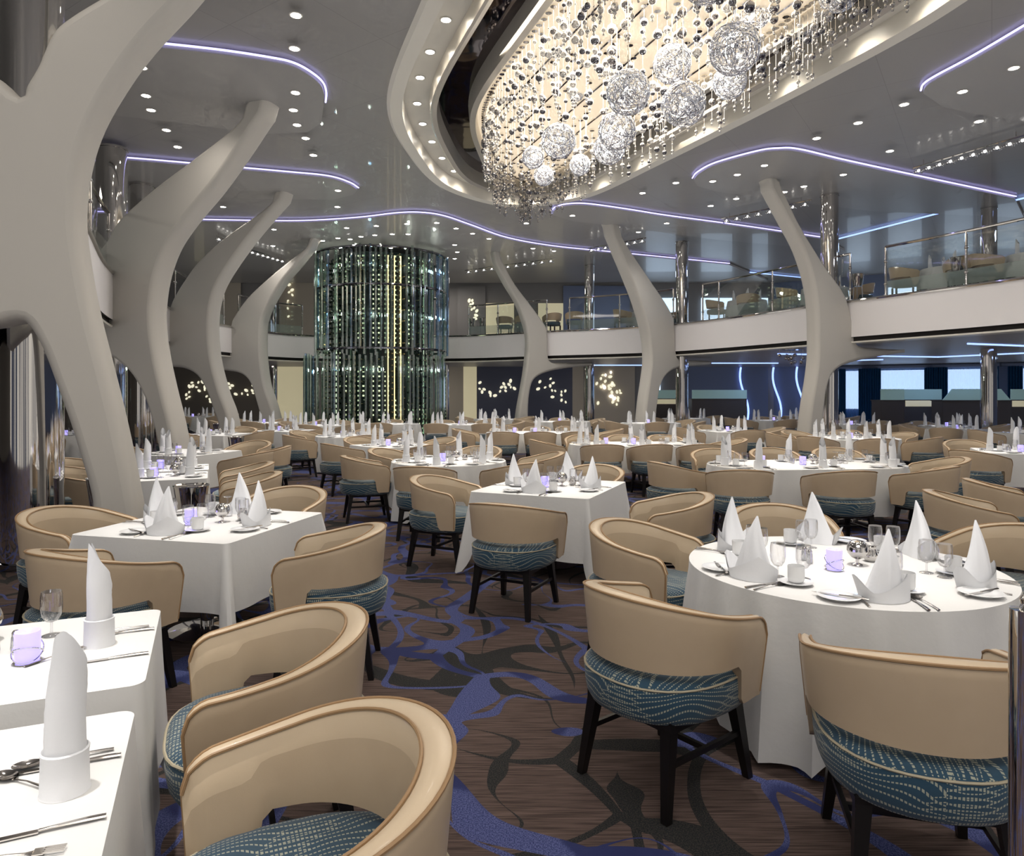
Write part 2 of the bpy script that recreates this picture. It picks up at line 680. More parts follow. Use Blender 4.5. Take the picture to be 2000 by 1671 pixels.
Lp = {d: inset(oval, d) for d in (.0, .06, .28, .31, .34, .78, .80, .84, .92, .96, 1.0, 1.52, 1.55, 1.66, 1.70)}
mb = MB()
ring(mb, Lp[0.], ZC, Lp[.06], ZC - .05)
ring(mb, Lp[.06], ZC - .05, Lp[.28], ZC - .04)
ring(mb, Lp[.28], ZC - .04, Lp[.31], ZC + .24)
ring(mb, Lp[.31], ZC + .24, Lp[.78], ZC + .24)
struct(mb.build('trim_oval_ring', ring_m))
mb = MB()
ring(mb, Lp[.78], ZC + .24, Lp[.80], ZC)
ring(mb, Lp[.80], ZC, Lp[.84], ZC - .02)
ring(mb, Lp[.84], ZC - .02, Lp[.92], ZC + .02)
ring(mb, Lp[.92], ZC + .02, Lp[.96], ZC + .32)
struct(mb.build('trim_oval_lip', satin))
mb = MB()
ring(mb, Lp[.96], ZC + .32, Lp[1.52], ZC + .32)
ring(mb, Lp[1.52], ZC + .32, Lp[1.55], ZC + .32)
struct(mb.build('ceiling_dark_mirror', mirror_dark))

# ------------------------------------------------------------------ dropped ceiling panels with their light lines
ZP = ZC - .10


def up(px, py, z=ZP):
    return W(px, py, z)


def petal(ledpts, back, nm):
    L = spline([up(*p) for p in ledpts], 6)
    B = [up(*p) for p in back]
    poly = [p.xy for p in L] + [p.xy for p in B]
    mb = MB()
    mb.prism(poly, ZP, ZC - .02)
    struct(mb.build(nm, panel_m, smooth=False))
    s = 1 if area2(poly) > 0 else -1
    path = []
    for i, p in enumerate(L):
        t = (L[min(i + 1, len(L) - 1)] - L[max(i - 1, 0)]).normalized()
        o = Vector((t.y, -t.x, 0)) * s
        q = p + o * .035
        path.append((q.x, q.y, ZC - .045))
    o = MB().tube(path, .017, 6).build('led_strip', led)
    return o


LEDG = 'violet light lines around the ceiling panels'
leds = [
    petal([(215, 84), (300, 92), (430, 106), (530, 121), (570, 130), (600, 145), (625, 165), (633, 185), (632, 205)],
          [(628, 240), (600, 258), (520, 262), (320, 236), (130, 215)], 'ceiling_panel_1'),
    petal([(120, 306), (245, 313), (400, 326), (560, 340), (640, 348), (680, 360), (698, 371)],
          [(690, 380), (650, 390), (480, 388), (380, 382), (200, 372)], 'ceiling_panel_2'),
    petal([(340, 431), (500, 434), (600, 434), (700, 428), (780, 419), (830, 419), (870, 426), (920, 443), (990, 467), (1080, 483), (1200, 495), (1424, 517)],
          [(1500, 548), (1000, 552), (330, 552)], 'ceiling_panel_3'),
    petal([(1080, 420), (1085, 409), (1110, 402), (1150, 402), (1230, 413), (1300, 424), (1450, 444), (1602, 466)],
          [(1650, 490), (1400, 468), (1200, 441), (1120, 432)], 'ceiling_panel_4'),
    petal([(1355, 352), (1365, 340), (1400, 322), (1480, 300), (1520, 295), (1560, 297), (1650, 318), (1800, 350), (1982, 388)],
          [(2000, 425), (1700, 412), (1480, 385), (1400, 374), (1362, 363)], 'ceiling_panel_5'),
    petal([(1803, 182), (1808, 170), (1830, 155), (1900, 118), (2000, 60), (2100, 0)],
          [(2300, 260), (2000, 237), (1900, 222), (1840, 208)], 'ceiling_panel_6'),
]
for o, l in zip(leds, ['violet LED line hooking around the ceiling panel of the second rib',
                       'long violet LED line with rounded end above the third rib',
                       'waving violet LED line sweeping across the ceiling before the wine tower',
                       'violet LED line starting in a hook above the thinnest middle rib',
                       'violet LED line with a wide bend over the large far rib',
                       'short violet LED line at the upper corner beside the chandelier']):
    tag(o, l, 'light strip', LEDG)

# upper and lower deck straight light lines
k = 0
for (a, b, z, lab) in (((1638, 466), (1905, 398), ZC - .05, 'blue LED line on upper ceiling rising to the far pillar'),
                       ((1420, 527), (1600, 545), ZC - .05, 'thin blue LED line on upper ceiling behind the far rib'),
                       ((1945, 400), (2060, 372), ZC - .05, 'blue LED line on upper ceiling beyond the last pillar'),
                       ((1390, 709), (1520, 709), ZL - .02, 'blue LED line along lower ceiling above the blue wall'),
                       ((1519, 691), (1580, 692), ZL - .02, 'short blue LED line on lower ceiling beside the pendant crystals'),
                       ((1650, 704), (1725, 702), ZL - .02, 'short blue LED line over the first curtained window'),
                       ((1707, 695), (1832, 697), ZL - .02, 'blue LED line over the curtained windows, first half'),
                       ((1832, 697), (2010, 689), ZL - .02, 'blue LED line over the curtained windows, second half'),
                       ((1890, 671), (2020, 676), ZL - .02, 'blue LED line nearest the balcony edge on lower ceiling'),
                       ((1160, 713), (1258, 713), ZL - .02, 'blue LED line over the crystal wall art')):
    A, B = W(*a, z), W(*b, z)
    o = MB().tube([A, B], .024, 6).build('led_strip', led_blue)
    tag(o, lab, 'light strip', 'blue straight light lines')

# ------------------------------------------------------------------ ribs
RIBS = [
    ('huge white rib nearest the camera, running out of the top of the picture', (-4.17, 6.1), (.958, .285), .42,
     [(520, -262), (470, -150), (430, -60), (388, 0), (300, 95), (245, 170), (200, 250), (175, 330), (165, 420), (172, 500), (190, 600), (215, 700), (240, 800), (262, 900), (283, 1010), (303, 1126)],
     [(205, 1126), (190, 1010), (185, 960), (165, 890), (145, 825), (118, 750), (92, 682), (64, 636), (40, 632), (0, 640), (-140, 655), (-300, 660)],
     [(-300, 60), (-140, 95), (0, 158), (52, 200), (62, 180), (85, 140), (112, 80), (150, 46), (225, 0), (300, -50), (370, -130), (440, -262)]),
    ('second white rib, curving over the dining room from the balcony', (-7.8, 13.8), (.943, -.333), .46,
     [(550, 196), (548, 203), (520, 240), (480, 300), (430, 370), (380, 430), (345, 480), (325, 530), (315, 580), (313, 630), (320, 690), (335, 760), (350, 820), (362, 880), (372, 940)],
     [(334, 940), (326, 880), (312, 820), (297, 775), (275, 735), (250, 710), (222, 693), (180, 686), (120, 684)],
     [(120, 500), (170, 500), (200, 495), (222, 478), (250, 432), (320, 370), (400, 310), (470, 255), (500, 215), (498, 196)]),
    ('third white rib, between the second rib and the wine tower', (-9.4, 19.5), (.936, -.351), .46,
     [(578, 370), (576, 376), (560, 395), (520, 440), (480, 490), (440, 550), (425, 590), (420, 640), (425, 700), (440, 760), (455, 800), (463, 835), (472, 890)],
     [(446, 890), (438, 835), (428, 805), (414, 765), (396, 735), (370, 720), (336, 716), (305, 714)],
     [(305, 620), (334, 615), (350, 583), (370, 550), (400, 510), (450, 465), (520, 415), (547, 388), (545, 370)]),
    ('fourth white rib, leaning beside the wine tower', (-9.8, 24.8), (.934, -.358), .46,
     [(634, 461), (632, 467), (618, 480), (590, 515), (560, 550), (535, 590), (520, 625), (517, 660), (518, 700), (525, 750), (538, 790), (548, 830), (552, 864)],
     [(528, 864), (521, 830), (508, 785), (496, 748), (478, 730), (450, 724), (425, 722)],
     [(425, 650), (455, 640), (463, 622), (490, 583), (530, 545), (570, 512), (612, 478), (611, 461)]),
    ('slim white rib just past the wine tower', (1.28, 26.5), (-.945, -.327), .44,
     [(955, 487), (958, 496), (966, 520), (984, 555), (1006, 592), (1022, 636), (1027, 668), (1024, 711), (1016, 762), (1009, 801), (1003, 855)],
     [(1030, 855), (1029, 801), (1032, 765), (1041, 740), (1067, 726), (1110, 718), (1153, 714)],
     [(1153, 708), (1100, 708), (1070, 704), (1067, 661), (1062, 636), (1031, 593), (1004, 557), (980, 514), (971, 494), (970, 487)]),
    ('white rib in front of the balcony, middle one of the far three', (5.4, 23.8), (-.749, -.662), .44,
     [(1178, 434), (1182, 446), (1200, 490), (1225, 550), (1242, 595), (1257, 650), (1262, 700), (1258, 740), (1251, 790), (1244, 865)],
     [(1270, 865), (1274, 800), (1282, 752), (1298, 728), (1325, 717), (1380, 712)],
     [(1380, 705), (1330, 702), (1312, 692), (1308, 630), (1295, 598), (1260, 546), (1217, 482), (1197, 446), (1192, 434)]),
    ('tall white rib bracing the balcony above the curtained windows', (8.5, 17.9), (-.94, -.34), .44,
     [(1482, 345), (1490, 365), (1502, 388), (1530, 440), (1556, 490), (1575, 550), (1583, 610), (1584, 690), (1579, 740), (1571, 790), (1558, 893)],
     [(1594, 893), (1600, 800), (1606, 755), (1618, 728), (1645, 711), (1700, 698), (1755, 689)],
     [(1755, 683), (1700, 680), (1664, 673), (1656, 640), (1640, 578), (1600, 520), (1552, 442), (1522, 380), (1506, 360), (1502, 345)]),
]


def on_plane(px, py, p0, d):
    k = (px - 1000) / FPX
    # p0 + t d has x = k*y
    t = (k * p0[1] - p0[0]) / (d[0] - k * d[1])
    y = p0[1] + d[1] * t
    return t, CZ + (HZ - py) / FPX * y


rib_objs = []
for lab, p0, d, th, A, B, C in RIBS:
    loop = []
    for seg in (A, B, C):
        pts = [Vector((*on_plane(*q, p0, d), 0)) for q in seg]
        loop += spline(pts, 5)
    pl = [p.xy for p in loop]
    zt = ZC + .12
    for p in pl:
        if p.y > ZP - .22:
            p.y += .14
        p.y = max(.0, min(p.y, zt))
    # drop near-duplicate points
    q = []
    for p in pl:
        if not q or (p - q[-1]).length > .02:
            q.append(p)
    pl = q
    if area2(pl) < 0:
        pl.reverse()
    D2, N2 = Vector((d[0], d[1])), Vector((-d[1], d[0]))
    mb = MB()
    rows = []
    r = .15
    prof = []
    for k in range(6):
        a = k / 5 * PI / 2
        prof.append((r * (1 - math.cos(a)) * .62, th / 2 - r + r * math.sin(a)))
    prof2 = [(0, -(th / 2 - r))] + [(i, -z) for i, z in prof[1:]]
    cache = {i: (pl if i < 1e-6 else inset(pl, i)) for i, _ in prof}

    def P3(p, off):
        return (p0[0] + D2.x * p.x + N2.x * off, p0[1] + D2.y * p.x + N2.y * off, min(max(p.y, 0.), zt))
    for i, z in reversed(prof2):
        rows.append([P3(p, z) for p in cache[i]])
    for i, z in prof:
        rows.append([P3(p, z) for p in cache[i]])
    mb.grid(rows, True)
    tri = tessellate_polygon([[Vector((p.x, p.y, 0)) for p in cache[prof[-1][0]]]])
    n = len(pl)
    for row, flip in ((rows[0], False), (rows[-1], True)):
        mb.add(row, [tuple(reversed(t)) if flip else t for t in tri])
    o = mb.build('structural_rib', rib_m, angle=35)
    o['label'] = lab
    o['category'] = 'rib'
    o['group'] = 'white whale bone ribs around the dining room'
    rib_objs.append(o)

# ------------------------------------------------------------------ chrome pillars
PIL = [(64, 6.8, .262, 'wide mirror chrome pillar behind the nearest white rib'),
       (218, 14.8, .30, 'chrome pillar beside the second white rib'),
       (278, 17.4, .27, 'chrome pillar just behind the second rib, narrower of the two'),
       (535, 30.5, .14, 'slim chrome pillar by the cream doorway'),
       (872, 30.0, .12, 'slim chrome pillar next to the wine tower'),
       (1151, 28.3, .20, 'chrome pillar beyond the slim far rib'),
       (1332, 23.9, .21, 'chrome pillar behind the middle far rib'),
       (1620, 18.3, .22, 'tall chrome pillar behind the rib at the curtained windows'),
       (1931, 19.6, .20, 'chrome pillar in front of the curtained windows')]
for px, D, r, lab in PIL:
    x, y = TP(px, D)
    root = empty('chrome_pillar', (x, y, 0))
    tag(root, lab, 'pillar', 'mirror chrome pillars')
    mb = MB()
    mb.lathe([(r, 0.02), (r, ZL - .02)], 40)
    mb.build('lower_shaft', chrome, root)
    mb = MB()
    mb.lathe([(r, ZF), (r, ZC - .14)], 40)
    mb.lathe([(r * 1.05, ZC - .14), (r * 1.05, ZP - .002)], 40)
    mb.build('upper_shaft', chrome, root)
    MB().lathe([(r * 1.12, 0.0), (r * 1.12, .06), (r, .07)], 40).build('base_ring', darkchrome, root)

# ------------------------------------------------------------------ balcony railing sections
def nearest_idx(x, y):
    return min(range(len(fas)), key=lambda i: (fas[i].x - x) ** 2 + (fas[i].y - y) ** 2)


cuts = [nearest_idx(12.2, 7), nearest_idx(8.65, 17.5), nearest_idx(5.6, 23.5), nearest_idx(1.5, 26.4), nearest_idx(-2.2, 28.4),
        nearest_idx(-8.0, 28.4), nearest_idx(-9.9, 24.9), nearest_idx(-9.45, 19.6), nearest_idx(-7.9, 14.2), nearest_idx(-4.6, 7.1)]
rl = ['chrome and glass balcony railing nearest, past the tall far rib', 'chrome and glass railing between the tall rib and the middle rib',
      'chrome and glass railing between the middle rib and the slim rib', 'chrome and glass railing from the slim rib to the wine tower', None,
      'chrome and glass railing between wine tower and fourth rib', 'chrome and glass railing between fourth and third ribs',
      'chrome and glass railing between third and second ribs', 'chrome and glass railing between second rib and nearest rib']
for a, b, lab in zip(cuts, cuts[1:], rl):
    if not lab:
        continue
    if b - a > 5:
        a, b = a + 1, b - 1
    root = empty('balcony_railing', (fas[a].x, fas[a].y, ZT))
    tag(root, lab, 'railing', 'glass balcony railings on the upper deck')
    org = Vector((fas[a].x, fas[a].y, ZT))
    seg = [fas[i] + fnorm[i] * .12 for i in range(a, b + 1)]
    loc = lambda p, z: (p.x - org.x, p.y - org.y, z - org.z)
    MB().tube([loc(p, ZR) for p in seg], .032, 8).build('handrail', chrome, root)
    # posts and panels
    acc, last, posts = 0, 0, [0]
    for i in range(1, len(seg)):
        acc += (seg[i] - seg[i - 1]).length
        if acc > 1.9 and i < len(seg) - 1:
            posts.append(i)
            acc = 0
    posts.append(len(seg) - 1)
    for j, i in enumerate(posts):
        p = seg[i]
        mb = MB()
        x, y, _ = loc(p, 0)
        mb.lathe([(.026, .05), (.026, ZR - ZT)], 10, (x, y, 0))
        mb.lathe([(.06, .0), (.06, .06), (.03, .07)], 12, (x, y, .03))
        for z in (.35, .9):
            mb.ball((x, y, z), .045, 8, 5)
        mb.build('post', chrome, root)
    for i, j in zip(posts, posts[1:]):
        if j - i < 1:
            continue
        s2 = seg[i:j + 1]
        mb = MB()
        mb.grid([[loc(p, ZT + .1) for p in s2], [loc(p, ZR - .1) for p in s2]])
        mb.build('glass_panel', railglass, root)
        mb = MB()
        mb.grid([[loc(p + fnorm[a] * .012, ZT + .1) for p in s2], [loc(p + fnorm[a] * .012, ZT + .42) for p in s2]])
        mb.build('frosted_panel', frost, root)

# ------------------------------------------------------------------ downlights
mb = MB()
mb.lathe([(.055, 0), (.055, .012), (.085, .0), (.09, .012), (.09, .03)], 20)
ring_me = mb
root = empty('ceiling_downlight', (0, 0, 0))
r_ = MB().lathe([(.070, .0), (.075, -.006), (.088, -.004), (.092, .0)], 20).build('trim_ring', ring_m, root)
l_ = MB().lathe([(.071, -.003), (.03, -.008), (.0001, -.009)], 16).build('lens', bulb, root)
DLK = Kind(root, 'ceiling light')
DL = [(578, 30), (575, 95), (277, 132), (577, 181), (573, 215), (580, 244), (597, 270), (612, 303), (285, 187), (295, 215), (325, 254), (347, 287),
      (660, 372), (659, 404), (1766, 204), (1980, 133), (1880, 179), (1912, 237), (1676, 240), (1595, 270), (1738, 295), (1493, 323),
      (1440, 341), (1320, 357), (1392, 354), (1647, 341), (1570, 364), (1532, 375), (1438, 388), (1388, 402), (1255, 377), (1028, 436),
      (1118, 421), (1247, 453), (1302, 436), (677, 445), (735, 441), (795, 437), (853, 435), (891, 446), (923, 456), (955, 466),
      (684, 467), (705, 462), (732, 459), (766, 457), (797, 457), (888, 478), (893, 492), (888, 505), (680, 498), (741, 481), (763, 484),
      (1041, 485), (1082, 490), (472, 446), (535, 448), (533, 480), (436, 404), (630, 470), (660, 465)]


def zone(px, py):
    if px < 500:
        a = 'over the second rib' if py < 300 else 'between third and fourth ribs'
    elif px < 640:
        a = 'on the ceiling panel the second rib touches' if py < 310 else 'beside the tip of the fourth rib'
    elif px < 900:
        a = 'by the rounded panel end' if py < 410 else ('in the curved row before the wine tower' if py < 447 else 'in the ring hugging the wine tower top')
    elif px < 1100:
        a = 'between wine tower and the slim rib'
    elif px < 1350:
        a = 'above the middle far rib'
    elif px < 1600:
        a = 'around the tip of the tall far rib'
    else:
        a = 'between the chandelier oval and upper windows'
    return a


def in_petal(x, y):
    return None


cnt = {}
dl_list = sorted(DL)
for px, py in dl_list:
    z = zone(px, py)
    cnt[z] = cnt.get(z, 0) + 1
ordn = ['first', 'second', 'third', 'fourth', 'fifth', 'sixth', 'seventh', 'eighth', 'ninth', 'tenth', 'eleventh', 'twelfth', 'thirteenth']
seen = {}
for px, py in dl_list:
    z = zone(px, py)
    i = seen.get(z, 0)
    seen[z] = i + 1
    p = W(px, py, ZP - .004)
    DLK.place(p, 0, f'recessed downlight {z}, {ordn[i]} counted from the left', 'recessed ceiling downlights')
RINGLAMPS = []
RL = [(929, 43), (882, 104), (843, 156), (820, 205), (805, 244), (798, 278), (806, 310), (823, 338), (855, 359)]
mid = inset(oval, .55)
used = []
for k, (px, py) in enumerate(RL):
    p = W(px, py, ZC + .23)
    q = min(mid, key=lambda v: (v.x - p.x) ** 2 + (v.y - p.y) ** 2)
    used.append(q)
    DLK.place((q.x, q.y, ZC + .234), 0, f'downlight set in the oval ring around the chandelier, {ordn[k]} from the top', 'downlights in the oval ring')
acc, lastp = 0, None
ringpts = []
for i in range(0, len(mid), 5):
    q = mid[i]
    if all((q - w_).length > .8 for w_ in used):
        ringpts.append(q)
k = 0
for q in used + ringpts:
    RINGLAMPS.append((q.x, q.y))
for q in ringpts:
    if q.x < 1.2 and q.y < 16:
        continue
    DLK.place((q.x, q.y, ZC + .234), 0, f'downlight hidden in the far flank of the oval ring', 'downlights in the far flank of the oval ring')

# ------------------------------------------------------------------ chandelier
chroot = empty('chandelier', (2.2, 11.0, ZC))
tag(chroot, 'huge oval crystal chandelier with wire globes and strings of mirrored beads', 'chandelier')
CO = Vector((2.2, 11.0, ZC))
mb = MB()
l0, l1, l2 = Lp[1.55], Lp[1.66], Lp[1.70]


def rel(loop):
    return [Vector((p.x - CO.x, p.y - CO.y)) for p in loop]


ring(mb, rel(Lp[1.52]), .32, rel(l0), -.02)
ring(mb, rel(l0), -.02, rel(l1), -.02)
ring(mb, rel(l1), -.02, rel(l2), .16)
mb.build('tray_rim', satin, chroot)
mb = MB()
lp = rel(l2)
tri = tessellate_polygon([[Vector((p.x, p.y, 0)) for p in lp]])
mb.add([(p.x, p.y, .16) for p in lp], tri)
mb.build('glowing_panel', tray_m, chroot, smooth=False)
# slots in the glowing panel
inner = Lp[1.70]


def inside(poly, x, y):
    c = False
    n = len(poly)
    for i in range(n):
        a, b = poly[i], poly[(i + 1) % n]
        if (a.y > y) != (b.y > y) and x < (b.x - a.x) * (y - a.y) / (b.y - a.y) + a.x:
            c = not c
    return c


mb = MB()
ax = Vector((.36, -.93)).normalized()
nx = Vector((ax.y, -ax.x))
for k in range(-4, 5):
    pts = []
    for t in range(-80, 81):
        q = Vector((2.0, 11.2)) + ax * t * .1 + nx * k * .62
        if inside(inset(oval, 1.8), q.x, q.y):
            pts.append((q.x - CO.x, q.y - CO.y, .145))
    if len(pts) > 3:
        mb.tube([pts[0], pts[-1]], .018, 4)
mb.build('string_track', darkchrome, chroot)

strings = []
rnd = random.Random(3)
ZH = .14
inn = inset(oval, 1.82)
inn2 = inset(oval, 2.35)
cands = []
tries = 0
while len(cands) < 240 and tries < 20000:
    tries += 1
    x, y = rnd.uniform(-2, 6), rnd.uniform(3.4, 18.5)
    if not inside(inn, x, y):
        continue
    if any((x - a) ** 2 + (y - b) ** 2 < .045 for a, b, _ in cands):
        continue
    edge = not inside(inn2, x, y)
    if not edge and rnd.random() < .45:
        continue
    cands.append((x, y, edge))
for i in range(0, len(inn), 1):
    p = inn[i]
    q = inn[(i + 1) % len(inn)]
    cands.append((p.x, p.y, True))
    cands.append(((p.x + q.x) / 2, (p.y + q.y) / 2, True))


def bead_string(mb, x, y, edge, hi):
    L = rnd.uniform(.45, 1.0) if not edge else rnd.uniform(.55, 1.05)
    n, m = (12, 7) if hi else (8, 5)
    mb.tube([(x, y, ZH), (x, y, ZH - L)], .0035, 4, mi=0)
    mb.lathe([(.05, 0), (.05, -.015)], 8, (x, y, ZH), mi=0)
    z = ZH - rnd.uniform(.15, .35)
    while z > ZH - L:
        if rnd.random() < .75:
            r = rnd.choice((.042, .056, .070)) * (.8 if edge else 1)
            cl = rnd.random() < (.55 if edge else .22)
            mb.ball((x, y, z), r, n, m, mi=2 if cl else (0 if rnd.random() < .35 else 1))
        else:
            mb.ball((x, y, z), .014, 6, 4, mi=0)
        z -= rnd.uniform(.12, .30)
    mb.ball((x, y, ZH - L), .03, n, m, mi=2)
    mb.ball((x, y, ZH - L - .055), .018, 8, 5, mi=2, sz=1.5)


order = sorted(cands, key=lambda c: math.hypot(c[0], c[1]) if c[1] > 8.6 else 99)
rest = MB()
for k, (x, y, e) in enumerate(order):
    if k < 100:
        mb = MB()
        bead_string(mb, x - CO.x, y - CO.y, e, True)
        mb.build('bead_string', [chrome, darkchrome, crystal], chroot)
    else:
        bead_string(rest, x - CO.x, y - CO.y, e, False)
o = rest.build('bead_strings', [chrome, darkchrome, crystal], chroot)
o['kind'] = 'stuff'
GLAMPS = []
GL = [(1227, 180, 42, .27), (1335, 203, 42, .27), (1205, 255, 36, .27), (1190, 290, 30, .24), (1091, 275, 33, .26), (1041, 308, 21, .2),
      (1133, 322, 20, .2), (1062, 343, 19, .2), (1435, 95, 48, .28), (1313, 125, 36, .26), (1475, 25, 30, .22), (1568, 50, 30, .24),
      (1425, 160, 32, .24), (1125, 182, 15, .14), (1640, -20, 40, .27), (1380, -40, 45, .27)]
for px, py, rp, r in GL:
    D = r * FPX / rp
    x, y = TP(px, D)
    z = CZ + (HZ - py) / FPX * D
    c = Vector((x, y, z)) - CO
    # bulb and a ball woven out of many wire hoops
    GLAMPS.append((x, y, z))
    g = MB()
    for _ in range(60):
        axis = Vector((rnd.gauss(0, 1), rnd.gauss(0, 1), rnd.gauss(0, 1))).normalized()
        a = axis.orthogonal().normalized()
        b = axis.cross(a)
        h = rnd.uniform(-.6, .6) * r
        rr = math.sqrt(r * r - h * h)
        ph = rnd.uniform(0, 6)
        g.tube([c + axis * (h + .015 * math.sin(3 * t + ph)) + (a * math.cos(t) + b * math.sin(t)) * rr for t in [2 * PI * q / 24 for q in range(24)]], .0045, 3, closed=True)
    go = g.build('wire_globe', wire_m, chroot)
    mb = MB()
    for q in range(5):
        mb.ball(c + Vector((rnd.uniform(-.4, .4), rnd.uniform(-.4, .4), rnd.uniform(-.4, .4))) * r, .018, 8, 5)
    mb.build('bulb', crystal_lamp, go)
    MB().tube([c + Vector((0, 0, r)), (c.x, c.y, ZH)], .008, 5).build('hanging_rod', chrome, go)

# ------------------------------------------------------------------ crystal rail lamps under the upper ceiling
RAILS = [((1784, 328), (2010, 261), 10, 'crystal rail lamp nearest, past the tall rib'),
         ((1409, 427), (1584, 390), 8, 'crystal rail lamp crossing behind the tall far rib'),
         ((1149, 485), (1262, 464), 8, 'crystal rail lamp behind the middle far rib tip'),
         ((908, 528), (1085, 504), 11, 'long crystal rail lamp between wine tower and slim rib'),
         ((423, 460), (456, 476), 4, 'short crystal rail lamp by the third rib'),
         ((488, 487), (556, 507), 7, 'crystal rail lamp between third and fourth ribs'),
         ((366, 412), (388, 426), 3, 'tiny crystal rail lamp next to the second rib')]
for a, b, n, lab in RAILS:
    z = ZP - .12
    A, B = W(*a, z), W(*b, z)
    root = empty('crystal_rail_lamp', A)
    tag(root, lab, 'ceiling lamp', 'crystal rail lamps over the upper deck')
    d = B - A
    mb = MB()
    mb.tube([(0, 0, 0), d], .02, 6)
    for t in (.1, .9):
        mb.tube([d * t, d * t + Vector((0, 0, .12))], .012, 6)
    mb.build('rail', chrome, root)
    for i in range(n):
        c = d * ((i + .5) / n) + Vector((0, 0, -.09))
        bo = MB().ball(c, .032, 10, 6).build('bulb', crystal_lamp, root)
        mb = MB()
        for q in range(5):
            t = q * 2 * PI / 5
            mb.ball(c + Vector((.075 * math.cos(t), .075 * math.sin(t), -.03 + .03 * (q % 2))), .035, 8, 5)
        mb.build('crystals', crystal, bo)

# ------------------------------------------------------------------ wine tower
TX, TY = TP(745, 25.9)
tw = empty('wine_tower', (TX, TY, 0))
tag(tw, 'round two storey wine tower wrapped in green glass rods', 'wine display tower')
R1, R0 = 2.36, 2.48
mb = MB()
mb.lathe([(1.72, .05), (1.72, 6.55)], 36)
core_m = mat('tower_core', (.03, .05, .045), .3, .2)
tcc = texco(core_m)
sp = nn(core_m, 'ShaderNodeSeparateXYZ')
lk(core_m, tcc, sp.inputs[0])
aa = mth(core_m, 'MULTIPLY', mth(core_m, 'ARCTAN2', sp.outputs['Y'], sp.outputs['X']), 1.45)
cu = mth(core_m, 'ABSOLUTE', mth(core_m, 'SUBTRACT', mth(core_m, 'FRACT', mth(core_m, 'MULTIPLY', aa, 6.5)), .5))
cv = mth(core_m, 'ABSOLUTE', mth(core_m, 'SUBTRACT', mth(core_m, 'FRACT', mth(core_m, 'MULTIPLY', sp.outputs['Z'], 6.)), .5))
cell = mth(core_m, 'MULTIPLY', mth(core_m, 'LESS_THAN', cu, .20), mth(core_m, 'LESS_THAN', cv, .17))
cell = mth(core_m, 'MULTIPLY', cell, mth(core_m, 'GREATER_THAN', noise(core_m, tcc, .9, 1), .47))
lk(core_m, mth(core_m, 'MULTIPLY', cell, 1.3), bsdf(core_m).inputs['Emission Strength'])
bsdf(core_m).inputs['Emission Color'].default_value = (.85, 1, .62, 1)
mb.build('core_wall', core_m, tw)
for z, r in ((3.2, R1), (5.35, R1), (6.62, R1)):
    path = [(r * math.cos(t), r * math.sin(t), z) for t in [2 * PI * q / 48 for q in range(48)]]
    MB().tube(path, .045, 8, closed=True).build('steel_ring', darkchrome, tw)
mb = MB()
mb.lathe([(1.95, .0), (R0, .0), (R0, .12), (1.95, .12)], 40)
mb.build('base', rack_m, tw)
rods = MB()
NR = 84
rod_parts = 0
for lvl in (0, 1):
    for q in range(NR):
        t = 2 * PI * (q + .35 * lvl) / NR
        r = (R0, R1)[lvl] + rnd.choice((-.09, 0, .07))
        z0, z1 = ((.14, 3.0 + rnd.uniform(-.1, .08)), (3.1 + rnd.uniform(-.15, .1), 6.62 + rnd.uniform(-.12, .12)))[lvl]
        if abs((t % (2 * PI)) - 1.632 * PI) < .075:
            continue
        x, y = r * math.cos(t) - (.25 if lvl == 0 else 0), r * math.sin(t)
        gm = bluelit_glass if rnd.random() < .14 else greenglass
        prof = [(.045, z0), (.045, z1)]
        if math.sin(t) < .35 and rod_parts < 100:
            MB().lathe(prof, 8, (x, y, 0)).build('glass_rod', gm, tw)
            rod_parts += 1
        else:
            rods.lathe(prof, 8, (x, y, 0))
o = rods.build('glass_rods', greenglass, tw)
o['kind'] = 'stuff'
# rack columns with light strips between
for q in range(22):
    t = PI + PI * (q + .5) / 22
    r = 1.80
    x, y = r * math.cos(t), r * math.sin(t)
    MB().box((x, y, 3.3), (.035, .10, 6.3), t).build('rack_post', rack_m, tw)
for q in range(7):
    t = PI + PI * (q * 3 + 1.5) / 22
    x, y = 1.76 * math.cos(t), 1.76 * math.sin(t)
    MB().box((x, y, 3.3), (.03, .03, 6.2), t).build('light_strip', rack_light, tw)
b = MB()
b.lathe([(.0001, -.14), (.034, -.14), (.038, -.13), (.038, .04), (.030, .075), (.014, .10), (.0135, .105)], 8)
for i, vv in enumerate(b.v):
    b.v[i] = (vv[2], vv[1], vv[0])
bt = b.build('wine_bottle', bottle_m)
c = MB()
c.lathe([(.015, .105), (.0155, .155), (.0001, .158)], 8)
for i, vv in enumerate(c.v):
    c.v[i] = (vv[2], vv[1], vv[0])
c.build('foil_cap', foil_m, bt)
BK = Kind(bt, 'bottle')
nb = 0
gold = mat('gold_strip', (1, .8, .4), .4, emit=(1., .80, .42), es=1.3)
TB = 1.632 * PI
for q in (-.115, 0, .115):
    MB().box((1.93 * math.cos(TB + q), 1.93 * math.sin(TB + q), 3.3), (.02, .035, 6.2), TB + q).build('light_strip', gold, tw)
colset = [q for q in range(22) if q not in (0, 1, 20, 21)]
for sgn in (-1, 1):
    for k in range(31):
        nb += 1
        t = TB + sgn * .058
        BK.place((TX + 2.05 * math.cos(t), TY + 2.05 * math.sin(t), .42 + k * .2), t,
                 'dark wine bottle in the gold lit bottle column of the wine tower', 'wine bottles in the gold lit column')
